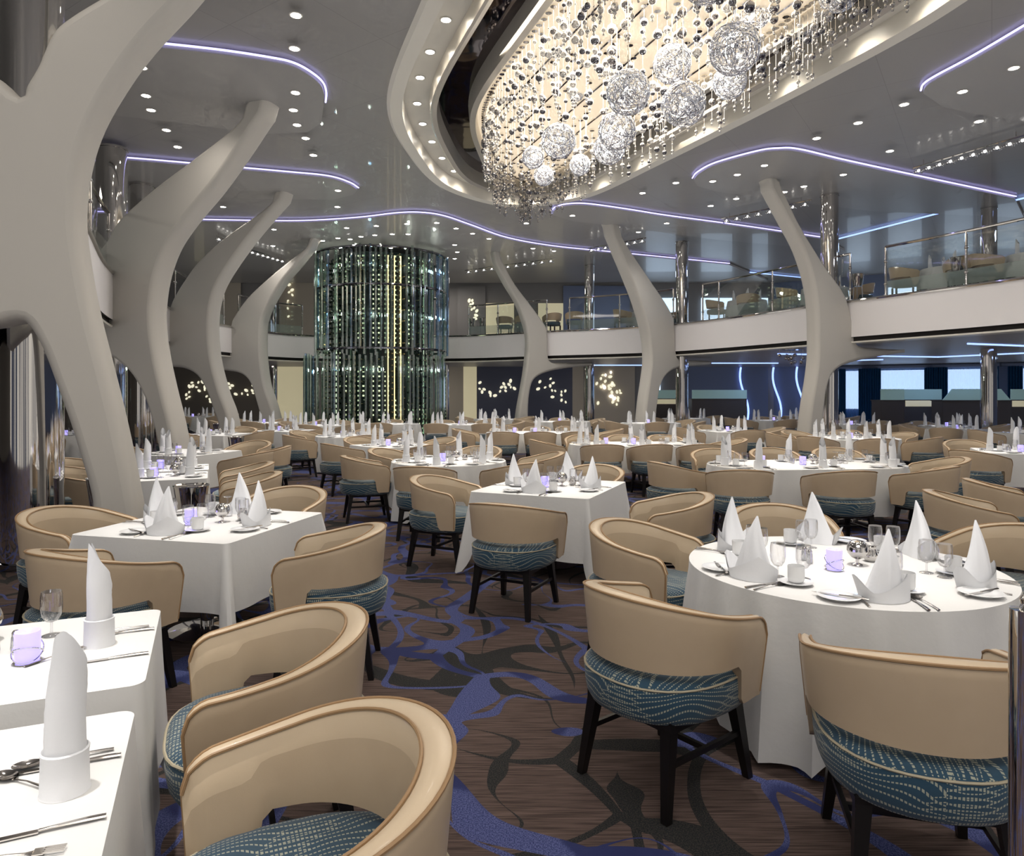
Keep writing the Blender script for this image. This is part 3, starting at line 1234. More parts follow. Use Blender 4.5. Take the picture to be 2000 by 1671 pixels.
for q in colset:
    if q in (12, 13):
        continue
    t = PI + PI * (q + 1.0) / 22
    strong = q in (13, 14)
    for k in range(16):
        z = .55 + k * .38 + (.0 if q % 2 else .19)
        if z > 6.4 or nb >= 290:
            continue
        r = 1.93
        nb += 1
        BK.place((TX + r * math.cos(t), TY + r * math.sin(t), z), t,
                 'dark wine bottle lying in the wine tower rack, neck outwards', 'wine bottles in the tower racks')

# ------------------------------------------------------------------ lower back wall dressing
YB = 33.38


def wallbox(name, px0, px1, z0, z1, m, th=.06, y=YB):
    x0, x1 = (px0 - 1000) / FPX * y, (px1 - 1000) / FPX * y
    return MB().box(((x0 + x1) / 2, y - th / 2 + .05, (z0 + z1) / 2), (x1 - x0, th, z1 - z0)).build(name, m, smooth=False)


for args in (('wall_panel', 300, 525, 0, ZL, taupe_wall), ('wall_panel', 540, 592, 0, ZL, cream_wall), ('wall_panel', 872, 905, 0, ZL, beige_wall),
             ('wall_panel', 905, 931, 0, ZL, cream_wall), ('wall_panel', 932, 1118, 0, ZL, navy_wall), ('wall_panel', 1118, 1140, 0, ZL, beige_wall),
             ('wall_panel', 1160, 1240, 0, ZL, beige_wall), ('wall_panel', 1345, 1500, 0, ZL, blue_wall),
             ('wall_panel', 400, 470, ZF, ZC, beige_wall), ('wall_panel', 545, 620, ZF, ZC, beige_wall),
             ('wall_panel', 893, 948, ZF, ZC - .15, grey_wall), ('wall_panel', 949, 1004, ZF, 5.95, cream_wall),
             ('wall_panel', 1051, 1100, ZF, 5.95, cream_wall), ('wall_panel', 1100, 1230, ZF, ZC - .15, blue_wall),
             ('wall_panel', 380, 398, ZF, 5.7, cream_wall)):
    struct(wallbox(*args))
rnd = random.Random(11)
for (px0, px1, y0, y1, n, z, lab, name) in (
        (360, 412, 744, 786, 17, 0, 'cluster of glowing oval wall lights between third and fourth ribs', 'a'),
        (438, 500, 748, 772, 12, 0, 'cluster of glowing oval wall lights beside the fourth rib', 'a'),
        (936, 1006, 742, 778, 16, 0, 'arch of glowing oval wall lights on the navy panel', 'a'),
        (1046, 1106, 738, 786, 14, 0, 'glowing oval wall lights right of the slim rib', 'a'),
        (1165, 1212, 726, 790, 26, 0, 'sprinkled crystal ovals on the lit beige wall', 'a'),
        (915, 935, 582, 622, 9, 0, 'rising trail of oval lights on the upper wall', 'a'),
        (560, 572, 545, 620, 10, 0, 'vertical trail of oval mirrors on the upper beige wall', 'a')):
    root = empty('oval_wall_light', W((px0 + px1) / 2, (y0 + y1) / 2, CZ + (HZ - (y0 + y1) / 2) / FPX * (YB - .06)))
    tag(root, lab, 'wall light', 'clusters of oval wall lights')
    pl = []
    tr = 0
    while len(pl) < n and tr < 900:
        tr += 1
        u, v = rnd.random(), rnd.random()
        if abs(v - (.5 + .42 * math.sin(u * 5.5 + px0))) > .38:
            continue
        px, py = px0 + (px1 - px0) * u, y0 + (y1 - y0) * v
        if all(math.hypot(px - a, py - b_) > 4.5 for a, b_ in pl):
            pl.append((px, py))
    for px, py in pl:
        yy = YB - .06
        x, zz = (px - 1000) / FPX * yy, CZ + (HZ - py) / FPX * yy
        mb = MB()
        r = rnd.uniform(.045, .085)
        a0 = rnd.uniform(0, 3)
        pts = []
        for q in range(14):
            t = 2 * PI * q / 14
            ex, ez = r * 1.25 * math.cos(t), r * .85 * math.sin(t)
            pts.append((x - root.location.x + ex * math.cos(a0) - ez * math.sin(a0), zz - root.location.z + ex * math.sin(a0) + ez * math.cos(a0)))
        mb.add([(p[0], yy - root.location.y, p[1]) for p in pts] + [(p[0], yy - .02 - root.location.y, p[1]) for p in pts],
               [tuple(range(14, 28))[::-1]] + [(i, (i + 1) % 14, 14 + (i + 1) % 14, 14 + i) for i in range(14)])
        mb.build('oval_disc', oval_m if px0 < 1100 else bulb_dim if rnd.random() < .15 else oval_m, root)

# curved neon lines on the blue wall
for k, (px, lab) in enumerate(((1447, 'curved blue neon line on the blue wall, closest to the pillar'), (1511, 'middle curved blue neon line on the blue wall'),
                               (1557, 'curved blue neon line on the blue wall beside the tall rib'))):
    pts = []
    yy = YB - .1
    for q in range(18):
        t = q / 17
        pp = px + 13 * (1 - math.cos(t * PI)) / 2 - 3 * math.sin(t * 2 * PI)
        pts.append(((pp - 1000) / FPX * yy, yy, 2.9 - 2.5 * t))
    if px == 1557:
        pts = [(x * .98, y * .98, z) for x, y, z in pts]
    tag(MB().tube(pts, .045, 6).build('neon_line', led_blue), lab, 'wall light', 'curved neon lines on the blue wall')

# windows in the slanted wall, and between
def wpt(px):
    """where the sight line of that column meets the window wall"""
    a, b = Vector((14.9, 31.9)), Vector((24, 26))
    k = (px - 1000) / FPX
    d = b - a
    t = (k * a.y - a.x) / (d.x - k * d.y)
    return a + d * t


wd = (Vector((24, 26)) - Vector((14.9, 31.9))).normalized()
wn = Vector((-wd.y, wd.x)) * -1
if wn.y > 0:
    wn = -wn
wl = ['beside the tall rib', 'second from the tall rib', 'third from the tall rib', 'at the edge of the picture']
for k, (p0, p1) in enumerate(((1648, 1684), (1716, 1812), (1845, 1928), (1990, 2060))):
    a, b = wpt(p0), wpt(p1)
    c, w = (a + b) / 2, (b - a).length
    rz = math.atan2(wd.y, wd.x)
    q = c + wn * .06
    o = MB().box((q.x, q.y, 1.82), (w, .04, 1.7), rz).build(f'window_{k + 1}', window_m, smooth=False)
    struct(o)
    rows = []
    for z in (.6, 2.72):
        rows.append([(*(a + (b - a) * (i / 40) + wn * (.2 + .035 * math.sin(i * 1.7))), z) for i in range(41)])
    tag(MB().grid(rows).build('sheer_curtain', sheer), f'sheer light blue curtain on the window {wl[k]}', 'curtain', 'sheer curtains')
    for s, e, d in (('outer', a, -wd), ('inner', b, wd)):
        rows = []
        for z in (.2, 2.76):
            rows.append([(*(e - d * .12 + d * (i / 16 * .50) + wn * (.28 + .05 * math.sin(i * 2.1))), z) for i in range(17)])
        tag(MB().grid(rows).build('drape', drape), f'dark navy drape at the {s} side of the window {wl[k]}', 'curtain', 'navy drapes')
    o = MB().box((*(c + wn * .1), 2.82), (w + 1.3, .2, .1), rz).build(f'trim_{k + 1}', blue_wall, smooth=False)
    struct(o)
# a farther window on the back wall
o = wallbox('window_5', 1262, 1290, .9, 2.5, window_m, .05)
struct(o)
o = wallbox('window_6', 1203 + 60, 1204 + 60, .9, 2.5, window_m, .05)
bpy.data.objects.remove(o)
# upper deck windows
for k, (p0, p1) in enumerate(((1655, 1700), (1735, 1800), (1845, 1900), (1945, 2000))):
    a, b = wpt(p0), wpt(p1)
    c, w = (a + b) / 2, (b - a).length
    q = c + wn * .06
    struct(MB().box((q.x, q.y, 5.3), (w, .04, 2.0), math.atan2(wd.y, wd.x)).build(f'window_{k + 7}', window_m, smooth=False))
for k, (p0, p1) in enumerate(((1262, 1320), (1370, 1430), (1470, 1500))):
    struct(wallbox(f'window_{k + 11}', p0, p1, 4.4, 6.2, window_m, .05))

# ------------------------------------------------------------------ service stations with frosted glass tops
def station(px0, px1, D, label, cream=None, trap=0):
    x0, x1 = TP(px0, D)[0], TP(px1, D)[0]
    w = x1 - x0
    root = empty('service_station', ((x0 + x1) / 2, D, 0))
    tag(root, label, 'service station', 'dark service stations with frosted tops')
    MB().box((0, 0, .71), (w, .6, 1.42)).build('cabinet', cabinet_m, root, smooth=False, bevel=.01)
    MB().box((0, 0, 1.435), (w + .04, .64, .03)).build('counter', cabinet_m, root, smooth=False)
    g = MB()
    h0, h1 = 1.45, 1.80
    e = trap * w
    g.add([(-w / 2, -.3, h0), (w / 2, -.3, h0), (w / 2 - e, -.3, h1), (-w / 2 + e, -.3, h1),
           (-w / 2, -.27, h0), (w / 2, -.27, h0), (w / 2 - e, -.27, h1), (-w / 2 + e, -.27, h1)],
          [(0, 1, 2, 3), (7, 6, 5, 4), (0, 4, 5, 1), (1, 5, 6, 2), (2, 6, 7, 3), (3, 7, 4, 0)])
    g.build('frosted_screen', frost_green, root, smooth=False)
    if cream:
        MB().box((0, -.31, 1.32), (w * .96, .03, .2)).build('lit_panel', cream_wall, root, smooth=False)


station(1711, 1756, 22.8, 'narrow dark service station before the first curtained windows')
station(1757, 1829, 24.0, 'service station with lit cream strip and green frosted top', cream=True)
station(1830, 1961, 22.3, 'widest dark service station with trapezoid frosted glass top', trap=.14)
station(1962, 2070, 23.5, 'service station with lit cream strip at the picture edge', cream=True)
station(1348, 1454, 28.5, 'dark service station with long frosted top before the blue wall')
station(1262, 1322, 29.5, 'service station with cream strip behind the middle far rib', cream=True)
station(118, 146, 18.5, 'small service station with pale green top behind the nearest rib')


# ------------------------------------------------------------------ the tub chair
def chair_path(n=41, inset_=0.):
    """plan of the shell's outer edge from arm front round the back to the other arm front; facing +y"""
    pts = []
    R = .36
    arm = .28
    L = arm * 2 + PI * R
    for i in range(n):
        t_ = i / (n - 1)
        s = L * (.5 * t_ + .5 * (.5 - .5 * math.cos(PI * t_)))
        if s < arm:
            x, y, nx_, ny_ = R - .03 * (1 - s / arm) ** 2, arm - s, 1, 0
        elif s < arm + PI * R:
            a = (s - arm) / R
            x, y = R * math.cos(a), -R * math.sin(a) * .92
            nx_, ny_ = math.cos(a), -math.sin(a)
        else:
            q = s - arm - PI * R
            x, y, nx_, ny_ = -(R - .03 * (q / arm) ** 2), q, -1, 0
        pts.append((x, y, nx_, ny_, min(s, L - s), s / L))
    return pts, L


def make_chair(detail=True):
    root = empty('tub_chair')
    pts, L = chair_path(57 if detail else 25)
    N = len(pts)

    def ztop(d, t):
        q = math.sin(PI * t)            # 0 at the arms, 1 at the back
        z = .725 + .12 * q ** 1.4
        if d < .08:
            z -= .08 - math.sqrt(max(0, .08 ** 2 - (.08 - d) ** 2))
        return z

    def zbot(d):
        e = min(max((d - .15) / .05, 0), 1)
        e = e * e * (3 - 2 * e)
        return .385 + (.560 - .385) * e

    def thick(t):
        return .042 + .040 * math.sin(PI * t) ** 2

    def at(x, y, nx_, ny_, off, z, zt):
        k = 1 - .13 * (zt - z) / .45
        return ((x - nx_ * off) * k, (y - ny_ * off) * (1 - .12 * (zt - z) / .45) + .02, z)
    rows = []
    pipe_o, pipe_i = [], []
    for x, y, a, b_, d, t in pts:
        zt, zb, th = ztop(d, t), zbot(d), thick(t)
        if d < .02:
            th *= .75
        r = []
        for q in (0, .33, .66, .9):
            z = zb + (zt - .014 - zb) * q
            r.append(at(x, y, a, b_, 0, z, zt))
        r.append(at(x, y, a, b_, .004, zt - .006, zt))
        pipe_o.append(at(x, y, a, b_, .003, zt - .002, zt))
        r.append(at(x, y, a, b_, .012, zt, zt))
        r.append(at(x, y, a, b_, th * .5, zt + .005, zt))
        r.append(at(x, y, a, b_, th - .01, zt, zt))
        pipe_i.append(at(x, y, a, b_, th, zt - .003, zt))
        r.append(at(x, y, a, b_, th, zt - .012, zt))
        for q in (.75, .4, 0):
            z = zb + (zt - .02 - zb) * q
            r.append(at(x, y, a, b_, th + (.012 if q == .4 else 0), z, zt))
        rows.append(r)
    mb = MB()
    n = len(rows[0])
    vs = [p for r in rows for p in r]
    fs, mi = [], []
    for j in range(N - 1):
        for i in range(n):
            k = (i + 1) % n
            fs.append((j * n + i, j * n + k, (j + 1) * n + k, (j + 1) * n + i))
            mi.append(1 if 4 <= i <= 8 else 0)
    fs += [tuple(range(n)), tuple((N - 1) * n + i for i in reversed(range(n)))]
    mi += [0, 0]
    mb.v, mb.f, mb.m = vs, fs, mi
    mb.build('backrest_shell', [leather, rim_leather], root, angle=60)
    # piping goes over the rim and down the arm fronts
    mb = MB()
    endo0 = [at(*pts[0][:4], .003, z, ztop(0, 0)) for z in (.40, .48, .56, .62)]
    endi0 = [at(*pts[0][:4], thick(0), z, ztop(0, 0)) for z in (.40, .48, .56, .62)]
    endo1 = [at(*pts[-1][:4], .003, z, ztop(0, 1)) for z in (.62, .56, .48, .40)]
    mb.tube(endo0 + pipe_o + endo1, .0055, 6)
    mb.tube(pipe_i, .005, 6)
    mb.build('piping', piping_m, root)
    # seat: rounded block
    M = 40

    def seat_ring(s, z):
        out = []
        for i in range(M):
            a = 2 * PI * i / M
            c_, s_ = math.cos(a), math.sin(a)
            e = 3.0 if s_ > 0 else 2.3
            rr = (abs(c_) ** e + abs(s_) ** e) ** (-1 / e)
            yy = rr * s_
            out.append((rr * c_ * .312 * s, (yy * (.335 if yy > 0 else .345)) * s + .03, z))
        return out
    mb = MB()
    prof = [(.0, .350), (.82, .350), (.93, .360), (.975, .39), (1.0, .44), (1.005, .488), (.985, .508), (.93, .522), (.8, .530), (.5, .537), (.0, .540)]
    mb.grid([seat_ring(max(s, .001), z) for s, z in prof], True)
    mb.build('seat', fabric, root, angle=80)
    MB().tube(seat_ring(1.0, .502), .005, 5, closed=True).build('seat_piping', seat_piping_m, root)
    # legs
    for sx in (-1, 1):
        for sy in (-1, 1):
            mb = MB()
            p0 = Vector((sx * .20, .03 + sy * .21, .37))
            p1 = Vector((sx * .235, .03 + sy * .27, .0))
            w0, w1 = .026, .016
            vs = []
            for p, w in ((p1, w1), (p0, w0)):
                for a, b_ in ((-1, -1), (1, -1), (1, 1), (-1, 1)):
                    vs.append((p.x + a * w, p.y + b_ * w, p.z))
            mb.add(vs, [(3, 2, 1, 0), (4, 5, 6, 7), (0, 1, 5, 4), (1, 2, 6, 5), (2, 3, 7, 6), (3, 0, 4, 7)])
            mb.build('leg', wood, root, smooth=False)
    mb = MB()
    for sx in (-1, 1):
        mb.box((sx * .218, .03, .20), (.018, .46, .022))
    mb.box((0, .03, .20), (.42, .018, .022))
    mb.box((0, .03, .345), (.46, .48, .035))
    mb.build('stretcher', wood, root, smooth=False)
    return root


CHK = Kind(make_chair(), 'chair')


def make_far_chair():
    """a chair too small in the picture to show its parts"""
    mb = MB()
    pts, L = chair_path(19)
    n = 6
    vs, fs, mi = [], [], []
    for x, y, a, b_, d, t in pts:
        zt = .725 + .12 * math.sin(PI * t) ** 1.4 - (.04 if d < .02 else 0)
        zb = .385 if d < .16 else .565
        th = .042 + .04 * math.sin(PI * t) ** 2
        kb = 1 - .2 * (zt - zb) / .45
        vs += [(x * kb, y * kb, zb), (x, y, zt - .01), (x - a * .01, y - b_ * .01, zt), (x - a * th, y - b_ * th, zt),
               ((x - a * th) * kb, (y - b_ * th) * kb, zb)]
    n = 5
    for j in range(len(pts) - 1):
        for i in range(n):
            k = (i + 1) % n
            fs.append((j * n + i, j * n + k, (j + 1) * n + k, (j + 1) * n + i))
            mi.append(1 if i == 2 else 0)
    mb.v, mb.f, mb.m = vs, fs, mi
    mb.lathe([(.29, .37), (.31, .42), (.30, .5), (.2, .52), (.001, .525)], 20, (0, .03, 0), mi=2)
    for sx in (-1, 1):
        for sy in (-1, 1):
            mb.box((sx * .21, .03 + sy * .23, .185), (.04, .04, .37), mi=3)
    return mb.build('tub_chair', [leather, rim_leather, fabric, wood], angle=50)


FCK = Kind(make_far_chair(), 'chair')

# ------------------------------------------------------------------ table ware
def K(name, build, cat):
    r = empty(name)
    build(r)
    return Kind(r, cat)


def single(o, cat):
    return Kind(o, cat)


# tall rolled napkin
def roll():
    mb = MB()
    rows = []
    n = 26
    for j in range(13):
        t = j / 12
        z = t * .37
        row = []
        for i in range(n + 1):
            a = 2 * PI * i / n * 1.12 + t * 1.5
            r = .040 - .005 * t + .0045 * i / n + .003 * math.sin(3 * a + 5 * t)
            zz = z
            if t > .55:
                cut = (math.cos(2 * PI * i / n * 1.12 - .6) + 1) / 2
                zz = z - (t - .55) / .45 * .115 * cut
                r *= 1 - (t - .55) * .55 * (1 - cut)
            row.append((r * math.cos(a) + .008 * t, r * math.sin(a), zz))
        rows.append(row)
    mb.grid(rows)
    # inner face so the open top has a body
    rows2 = [[(x * .72, y * .72, z) for x, y, z in r] for r in rows]
    mb.grid(rows2)
    mb.lathe([(.052, 0), (.050, .004), (.048, .085), (.050, .095), (.046, .098), (.042, .09)], 26)
    return mb.build('rolled_napkin', napkin_m, angle=60)


def peak():
    mb = MB()
    n = 40
    rows = []
    for j in range(17):
        t = j / 16
        row = []
        w = (1 - t) ** .92
        for i in range(n):
            a = 2 * PI * i / n
            c_, s_ = math.cos(a), math.sin(a)
            # soft three sided plan with a crease down the front and gentle hollows
            tri_ = 1 + .13 * math.cos(3 * (a - .5)) * (1 - t) ** .4 + .03 * math.sin(7 * a + 6 * t)
            crease = 1 - .16 * math.exp(-((a - 4.6) / .16) ** 2) * (1 - abs(2 * t - .9))
            rx, ry = .098 * w + .0035, .068 * w + .003
            row.append((rx * tri_ * crease * c_ + .022 * t * t, ry * tri_ * crease * s_ - .012 * math.sin(PI * t), t * .305))
        rows.append(row)
    mb.grid(rows, True)
    # turned up cuff, lowest at the back and rising to a soft peak, with a wing standing off at one side
    for m_ in (1., .965):
        rows = []
        for j in range(7):
            t = j / 6
            row = []
            for i in range(33):
                a = -PI * 1.22 + PI * 1.5 * i / 32
                h = .035 + .085 * max(0, 1 - abs(i - 19) / 11) ** 1.2
                wing = math.exp(-((i - 3) / 3.2) ** 2)
                h += .075 * wing
                off = .010 + .012 * t + .028 * wing * t
                lean = .155 * t * h * (1 - wing * .9)
                row.append(((.104 + off - lean) * math.cos(a) * m_, (.077 + off - lean) * math.sin(a) * m_, .001 + t * h))
            rows.append(row)
        mb.grid(rows)
    return mb.build('peaked_napkin', napkin_m, angle=45)


ROLL, PEAK = single(roll(), 'napkin'), single(peak(), 'napkin')
plate = MB().lathe([(.05, .0), (.052, .006), (.085, .014), (.092, .018), (.088, .019), (.055, .011), (.0001, .010)], 30).build('side_plate', china)
PLATE = single(plate, 'plate')


def cupb(r):
    MB().lathe([(.04, 0), (.045, .005), (.075, .014), (.078, .016), (.045, .010), (.0001, .010)], 26).build('saucer', china, r)
    MB().lathe([(.028, .014), (.034, .018), (.0375, .03), (.0385, .09), (.0365, .09), (.035, .03), (.0001, .022)], 24).build('bowl', china, r)
    MB().tube([(.036 + .024 * math.sin(t), 0, .057 + .026 * math.cos(t)) for t in [PI * q / 10 for q in range(11)]], .0045, 6).build('handle', china, r)


CUP = K('coffee_cup', cupb, 'cup')


def gobletb(r):
    MB().lathe([(.004, .05), (.02, .056), (.032, .075), (.037, .10), (.036, .15), (.033, .165)], 20).build('bowl', wineglass, r)
    MB().lathe([(.033, .0), (.03, .003), (.006, .008), (.0045, .02), (.0045, .048), (.006, .052)], 16).build('stem', wineglass, r)


GOB = K('water_glass', gobletb, 'glass')


def turnedb(r):
    MB().lathe([(.031, .0), (.036, .03), (.034, .06), (.018, .088), (.004, .094)], 18).build('bowl', wineglass, r)
    MB().lathe([(.004, .094), (.004, .135), (.03, .143), (.032, .146), (.0001, .146)], 16).build('stem', wineglass, r)


TURN = K('upturned_wine_glass', turnedb, 'glass')


def candleb(r):
    MB().lathe([(.034, .004), (.038, .02), (.0385, .10), (.0375, .105), (.03, .098), (.0001, .09)], 24).build('shade', candle_m, r)
    mb = MB()
    mb.tube([(.045 * math.cos(t), .045 * math.sin(t), .04 + .03 * math.sin(t)) for t in [2 * PI * q / 28 for q in range(28)]], .0022, 5, closed=True)
    mb.tube([(.045 * math.cos(t), .045 * math.sin(t), .035 - .026 * math.sin(t)) for t in [2 * PI * q / 28 for q in range(28)]], .0022, 5, closed=True)
    mb.lathe([(.04, .0), (.042, .004), (.03, .005)], 20)
    mb.build('wire_loops', chrome, r)


CAN = K('candle_lamp', candleb, 'candle')


def sphereb(r):
    MB().lathe([(.03, 0), (.028, .004), (.008, .012), (.008, .03), (.03, .04), (.048, .062), (.052, .075)], 24).build('foot_and_bowl', chrome, r)
    MB().lathe([(.053, .075), (.051, .095), (.042, .115), (.025, .128), (.0001, .133)], 24).build('dome_lid', chrome, r)


SPH = K('chrome_sugar_bowl', sphereb, 'bowl')


def creamb(r):
    MB().lathe([(.025, 0), (.036, .015), (.038, .035), (.03, .06), (.026, .072), (.029, .08), (.027, .08), (.02, .06), (.0001, .03)], 20).build('jug_body', chrome, r)
    MB().tube([(.03 + .026 * math.sin(t), 0, .042 + .024 * math.cos(t)) for t in [PI * q / 9 for q in range(10)]], .003, 5).build('handle', chrome, r)


CREAM = K('chrome_milk_jug', creamb, 'jug')


def shakeb(r):
    MB().lathe([(.014, 0), (.017, .01), (.014, .05), (.012, .055)], 12).build('glass_body', crystal, r)
    MB().lathe([(.0125, .055), (.013, .065), (.008, .073), (.0001, .075)], 12).build('cap', chrome, r)


SHAKE = K('salt_shaker', shakeb, 'shaker')


def fork():
    mb = MB()
    mb.tube([(0, -.10, .004), (0, -.07, .006), (0, 0, .009), (0, .03, .006), (0, .045, .005)], [.006, .005, .0025, .003, .007], 6, flat=.5)
    mb.box((0, .055, .006), (.022, .02, .0025))
    for i in range(4):
        mb.box((-.009 + .006 * i, .082, .0075), (.003, .038, .0022))
    return mb.build('fork', steel)


def spoon():
    mb = MB()
    mb.tube([(0, -.11, .004), (0, -.08, .006), (0, 0, .009), (0, .03, .006), (0, .045, .005)], [.006, .005, .0025, .0028, .006], 6, flat=.5)
    rows = []
    for j in range(6):
        t = j / 5
        rows.append([(.021 * t * math.cos(a), .073 + .032 * t * math.sin(a), .002 + .006 * t * t) for a in [2 * PI * q / 16 for q in range(16)]])
    mb.grid(rows, True)
    rows = [[(x, y, z + .0012) for x, y, z in r] for r in rows]
    mb.grid(rows, True)
    return mb.build('spoon', steel)


def knife():
    mb = MB()
    mb.tube([(0, -.12, .005), (0, -.09, .006), (0, -.02, .006), (0, 0, .005)], [.007, .0075, .005, .005], 8, flat=.6)
    mb.add([(-.008, 0, .003), (.008, 0, .003), (.009, .08, .003), (.003, .115, .003), (-.008, .10, .003),
            (-.008, 0, .006), (.008, 0, .004), (.009, .08, .004), (.003, .115, .004), (-.008, .10, .006)],
           [(4, 3, 2, 1, 0), (5, 6, 7, 8, 9), (0, 1, 6, 5), (1, 2, 7, 6), (2, 3, 8, 7), (3, 4, 9, 8), (4, 0, 5, 9)])
    return mb.build('knife', steel)


FORK, SPOON, KNIFE = single(fork(), 'fork'), single(spoon(), 'spoon'), single(knife(), 'knife')

# ------------------------------------------------------------------ tables
TZ = .75


def perim(shape, a, b, n=144):
    """outline of a table top with outward normals, centred"""
    out = []
    if shape == 'round':
        for i in range(n):
            t = 2 * PI * i / n
            out.append((a * math.cos(t), a * math.sin(t), math.cos(t), math.sin(t)))
        return out
    hx, hy = a, b
    r = .035 if shape == 'square' else min(a, b) * .98
    segs = [(hx - r, -(hy - r), hx - r, hy - r, 0), (hx - r, hy - r, -(hx - r), hy - r, PI / 2), (-(hx - r), hy - r, -(hx - r), -(hy - r), PI),
            (-(hx - r), -(hy - r), hx - r, -(hy - r), 1.5 * PI)]
    for (x0, y0, x1, y1, a0) in segs:
        m = max(2, int(n / 5 * (abs(x1 - x0) + abs(y1 - y0)) / (hx + hy) * 1.0)) if abs(x1 - x0) + abs(y1 - y0) > .05 else 1
        for i in range(m):
            t = i / m
            out.append((x0 + (x1 - x0) * t + r * math.cos(a0), y0 + (y1 - y0) * t + r * math.sin(a0), math.cos(a0), math.sin(a0)))
        k = 9 if shape == 'square' else 22
        for i in range(k):
            t = a0 + PI / 2 * i / k
            out.append((x1 + r * math.cos(t), y1 + r * math.sin(t), math.cos(t), math.sin(t)))
    return out


def cloth_mesh(shape, a, b, seed, half=None, long_=1., hem=.26):
    rr = random.Random(seed)
    P = perim(shape, a, b)
    ph = [rr.uniform(0, 6.28) for _ in range(4)]
    n = len(P)
    rows = []
    if half is None:
        half = max(a, b) + (TZ - hem)
    hx, hy = (a + TZ - hem, b + TZ - hem)
    if shape == 'round':
        hx = hy = a + (TZ - hem) * .95
    steps = 9
    length = []
    for i, (x, y, nx_, ny_) in enumerate(P):
        # hang length: how far the square cloth reaches in that direction
        if shape == 'round':
            L = min(hx / max(abs(nx_), 1e-3), hy / max(abs(ny_), 1e-3), hx * 1.35) - a
            L = min(L * 1.0, TZ - .03)
        else:
            cm = min(abs(nx_), abs(ny_))
            base_ = (TZ - hem)
            L = min(base_ * (1 + .42 * (cm / .7071) ** 1.0), TZ - .02)
            if shape == 'oval':
                L = base_ * (1 + .15 * math.sin(3 * i / n * 2 * PI + ph[0]))
        length.append(L)
    arc = 0
    for j in range(steps + 1):
        v = j / steps
        row = []
        arc = 0
        for i, (x, y, nx_, ny_) in enumerate(P):
            px_, py_ = P[i - 1][:2]
            arc += math.hypot(x - px_, y - py_) if i else 0
            if shape == 'square':
                cm = min(abs(nx_), abs(ny_)) / .7071
                fold = (.05 if b < .45 else .15) * cm ** 1.5 * v + .010 * math.sin(arc * 7 + ph[0]) * v + .008 * math.sin(arc * 17 + ph[1]) * v * v
                out = .008 + .02 * v + fold
            else:
                s_ = math.sin(arc * 12 + ph[0] + 1.3 * math.sin(arc * 2.7 + ph[1]))
                s_ = 1.6 * (1 - abs(s_)) ** 1.5 - .5
                s2 = math.sin(arc * 23 + ph[2])
                out = .010 + .045 * v + (.040 * s_ + .014 * s2) * v ** .6
            z = TZ + .004 - .004 * v - length[i] * v
            row.append((x + nx_ * out, y + ny_ * out, z))
        rows.append(row)
    lip = [(x + nx_ * .004, y + ny_ * .004, TZ + .003) for x, y, nx_, ny_ in P]
    top = [[(x * s, y * s, TZ + .006) for x, y, nx_, ny_ in P] for s in (.001, .4, .8, .985)]
    mb = MB()
    mb.grid(top + [lip] + rows[1:] if False else top + [lip] + [rows[0]] + rows[1:], True)
    return mb


def side_name(dx, dy, ang):
    return None


TABLES = []


def table(desc, cx, cy, shape, a, b, rz, seats, style='roll', near=False, chairs='auto', centre=True, seed=0, skip=(), dist=None, base_z=0, hem=.26, lamp=True):
    TABLES.append((desc, cx, cy, shape, a, b, rz, seats, style, near, chairs, centre, seed, skip, dist, base_z, hem, lamp))


S = 'square'
table('round table by the chrome handrail', 1.723, 3.68, 'round', .76, .76, 0, [138, 205, 262, 322, 22, 78], 'peak', True,
      [(.64, 3.04, 38), (1.38, 2.40, 75), (.80, 4.36, -35), (1.88, 4.92, 264), (3.02, 4.22, 202), (2.72, 3.08, 147)], hem=.24)
table('square table in the aisle', .39, 6.836, S, .565, .64, -23.4, [0, 90, 180, 270], 'peak', True,
      [(.01, 5.42, 64), (-.68, 6.87, -23), (.90, 7.83, 247), (1.32, 5.70, 182)], hem=.20)
table('square table before the nearest rib', -2.137, 4.918, S, .572, .57, -14.0, [0, 90, 180, 270], 'peak', True,
      [(-2.27, 3.82, 62), (-3.10, 4.95, -12), (-1.92, 5.93, 258), (-1.08, 4.28, 186)], hem=.33)
table('rear small table in the corner', -1.87, 2.33, S, .60, .41, 23.4, [0, 180], 'roll', True, [(-.83, 2.50, 203)], hem=.22)
table('front small table in the corner', -1.473, 1.39, S, .60, .41, 23.4, [0, 180], 'roll', True, [(-.445, 1.62, 203)], hem=.22)
table('round table behind the aisle', -.85, 9.45, 'round', .755, .755, 0, [200, 262, 320, 20, 80, 140], 'roll', True,
      [(-1.95, 9.25, 18), (-1.02, 8.10, 82), (-1.80, 10.35, -25), (.42, 9.75, 190), (-.5, 10.75, 255), (.05, 8.45, 130)])
table('long table right of the aisle', 3.76, 8.98, 'oval', 1.25, .62, 6, 'oval', 'roll', True,
      [(2.52, 7.75, 82), (3.62, 7.68, 95), (4.78, 8.05, 128), (5.52, 9.0, 172), (1.95, 8.45, 20), (2.95, 10.15, 262), (3.85, 10.3, 268), (4.8, 10.35, 262)])
table('diamond set square table mid room', -2.08, 12.3, S, .55, .55, 42, [0, 90, 180, 270], 'roll', False, 'auto')
table('small round table mid room', -3.53, 15.0, 'round', .64, .64, 0, [30, 90, 150, 210, 270, 330], 'roll', False,
      [(-4.25, 13.95, 30), (-4.55, 15.4, -20), (-2.9, 14.0, 110), (-3.3, 16.1, 265), (-2.45, 15.3, 185)])
table('long table before the middle rib', 2.24, 12.6, 'oval', 1.2, .6, 3, 'oval', 'roll', False, 'auto')
table('long table before the slim rib', .61, 16.3, 'oval', 1.2, .6, 0, 'oval', 'roll', False, 'auto')
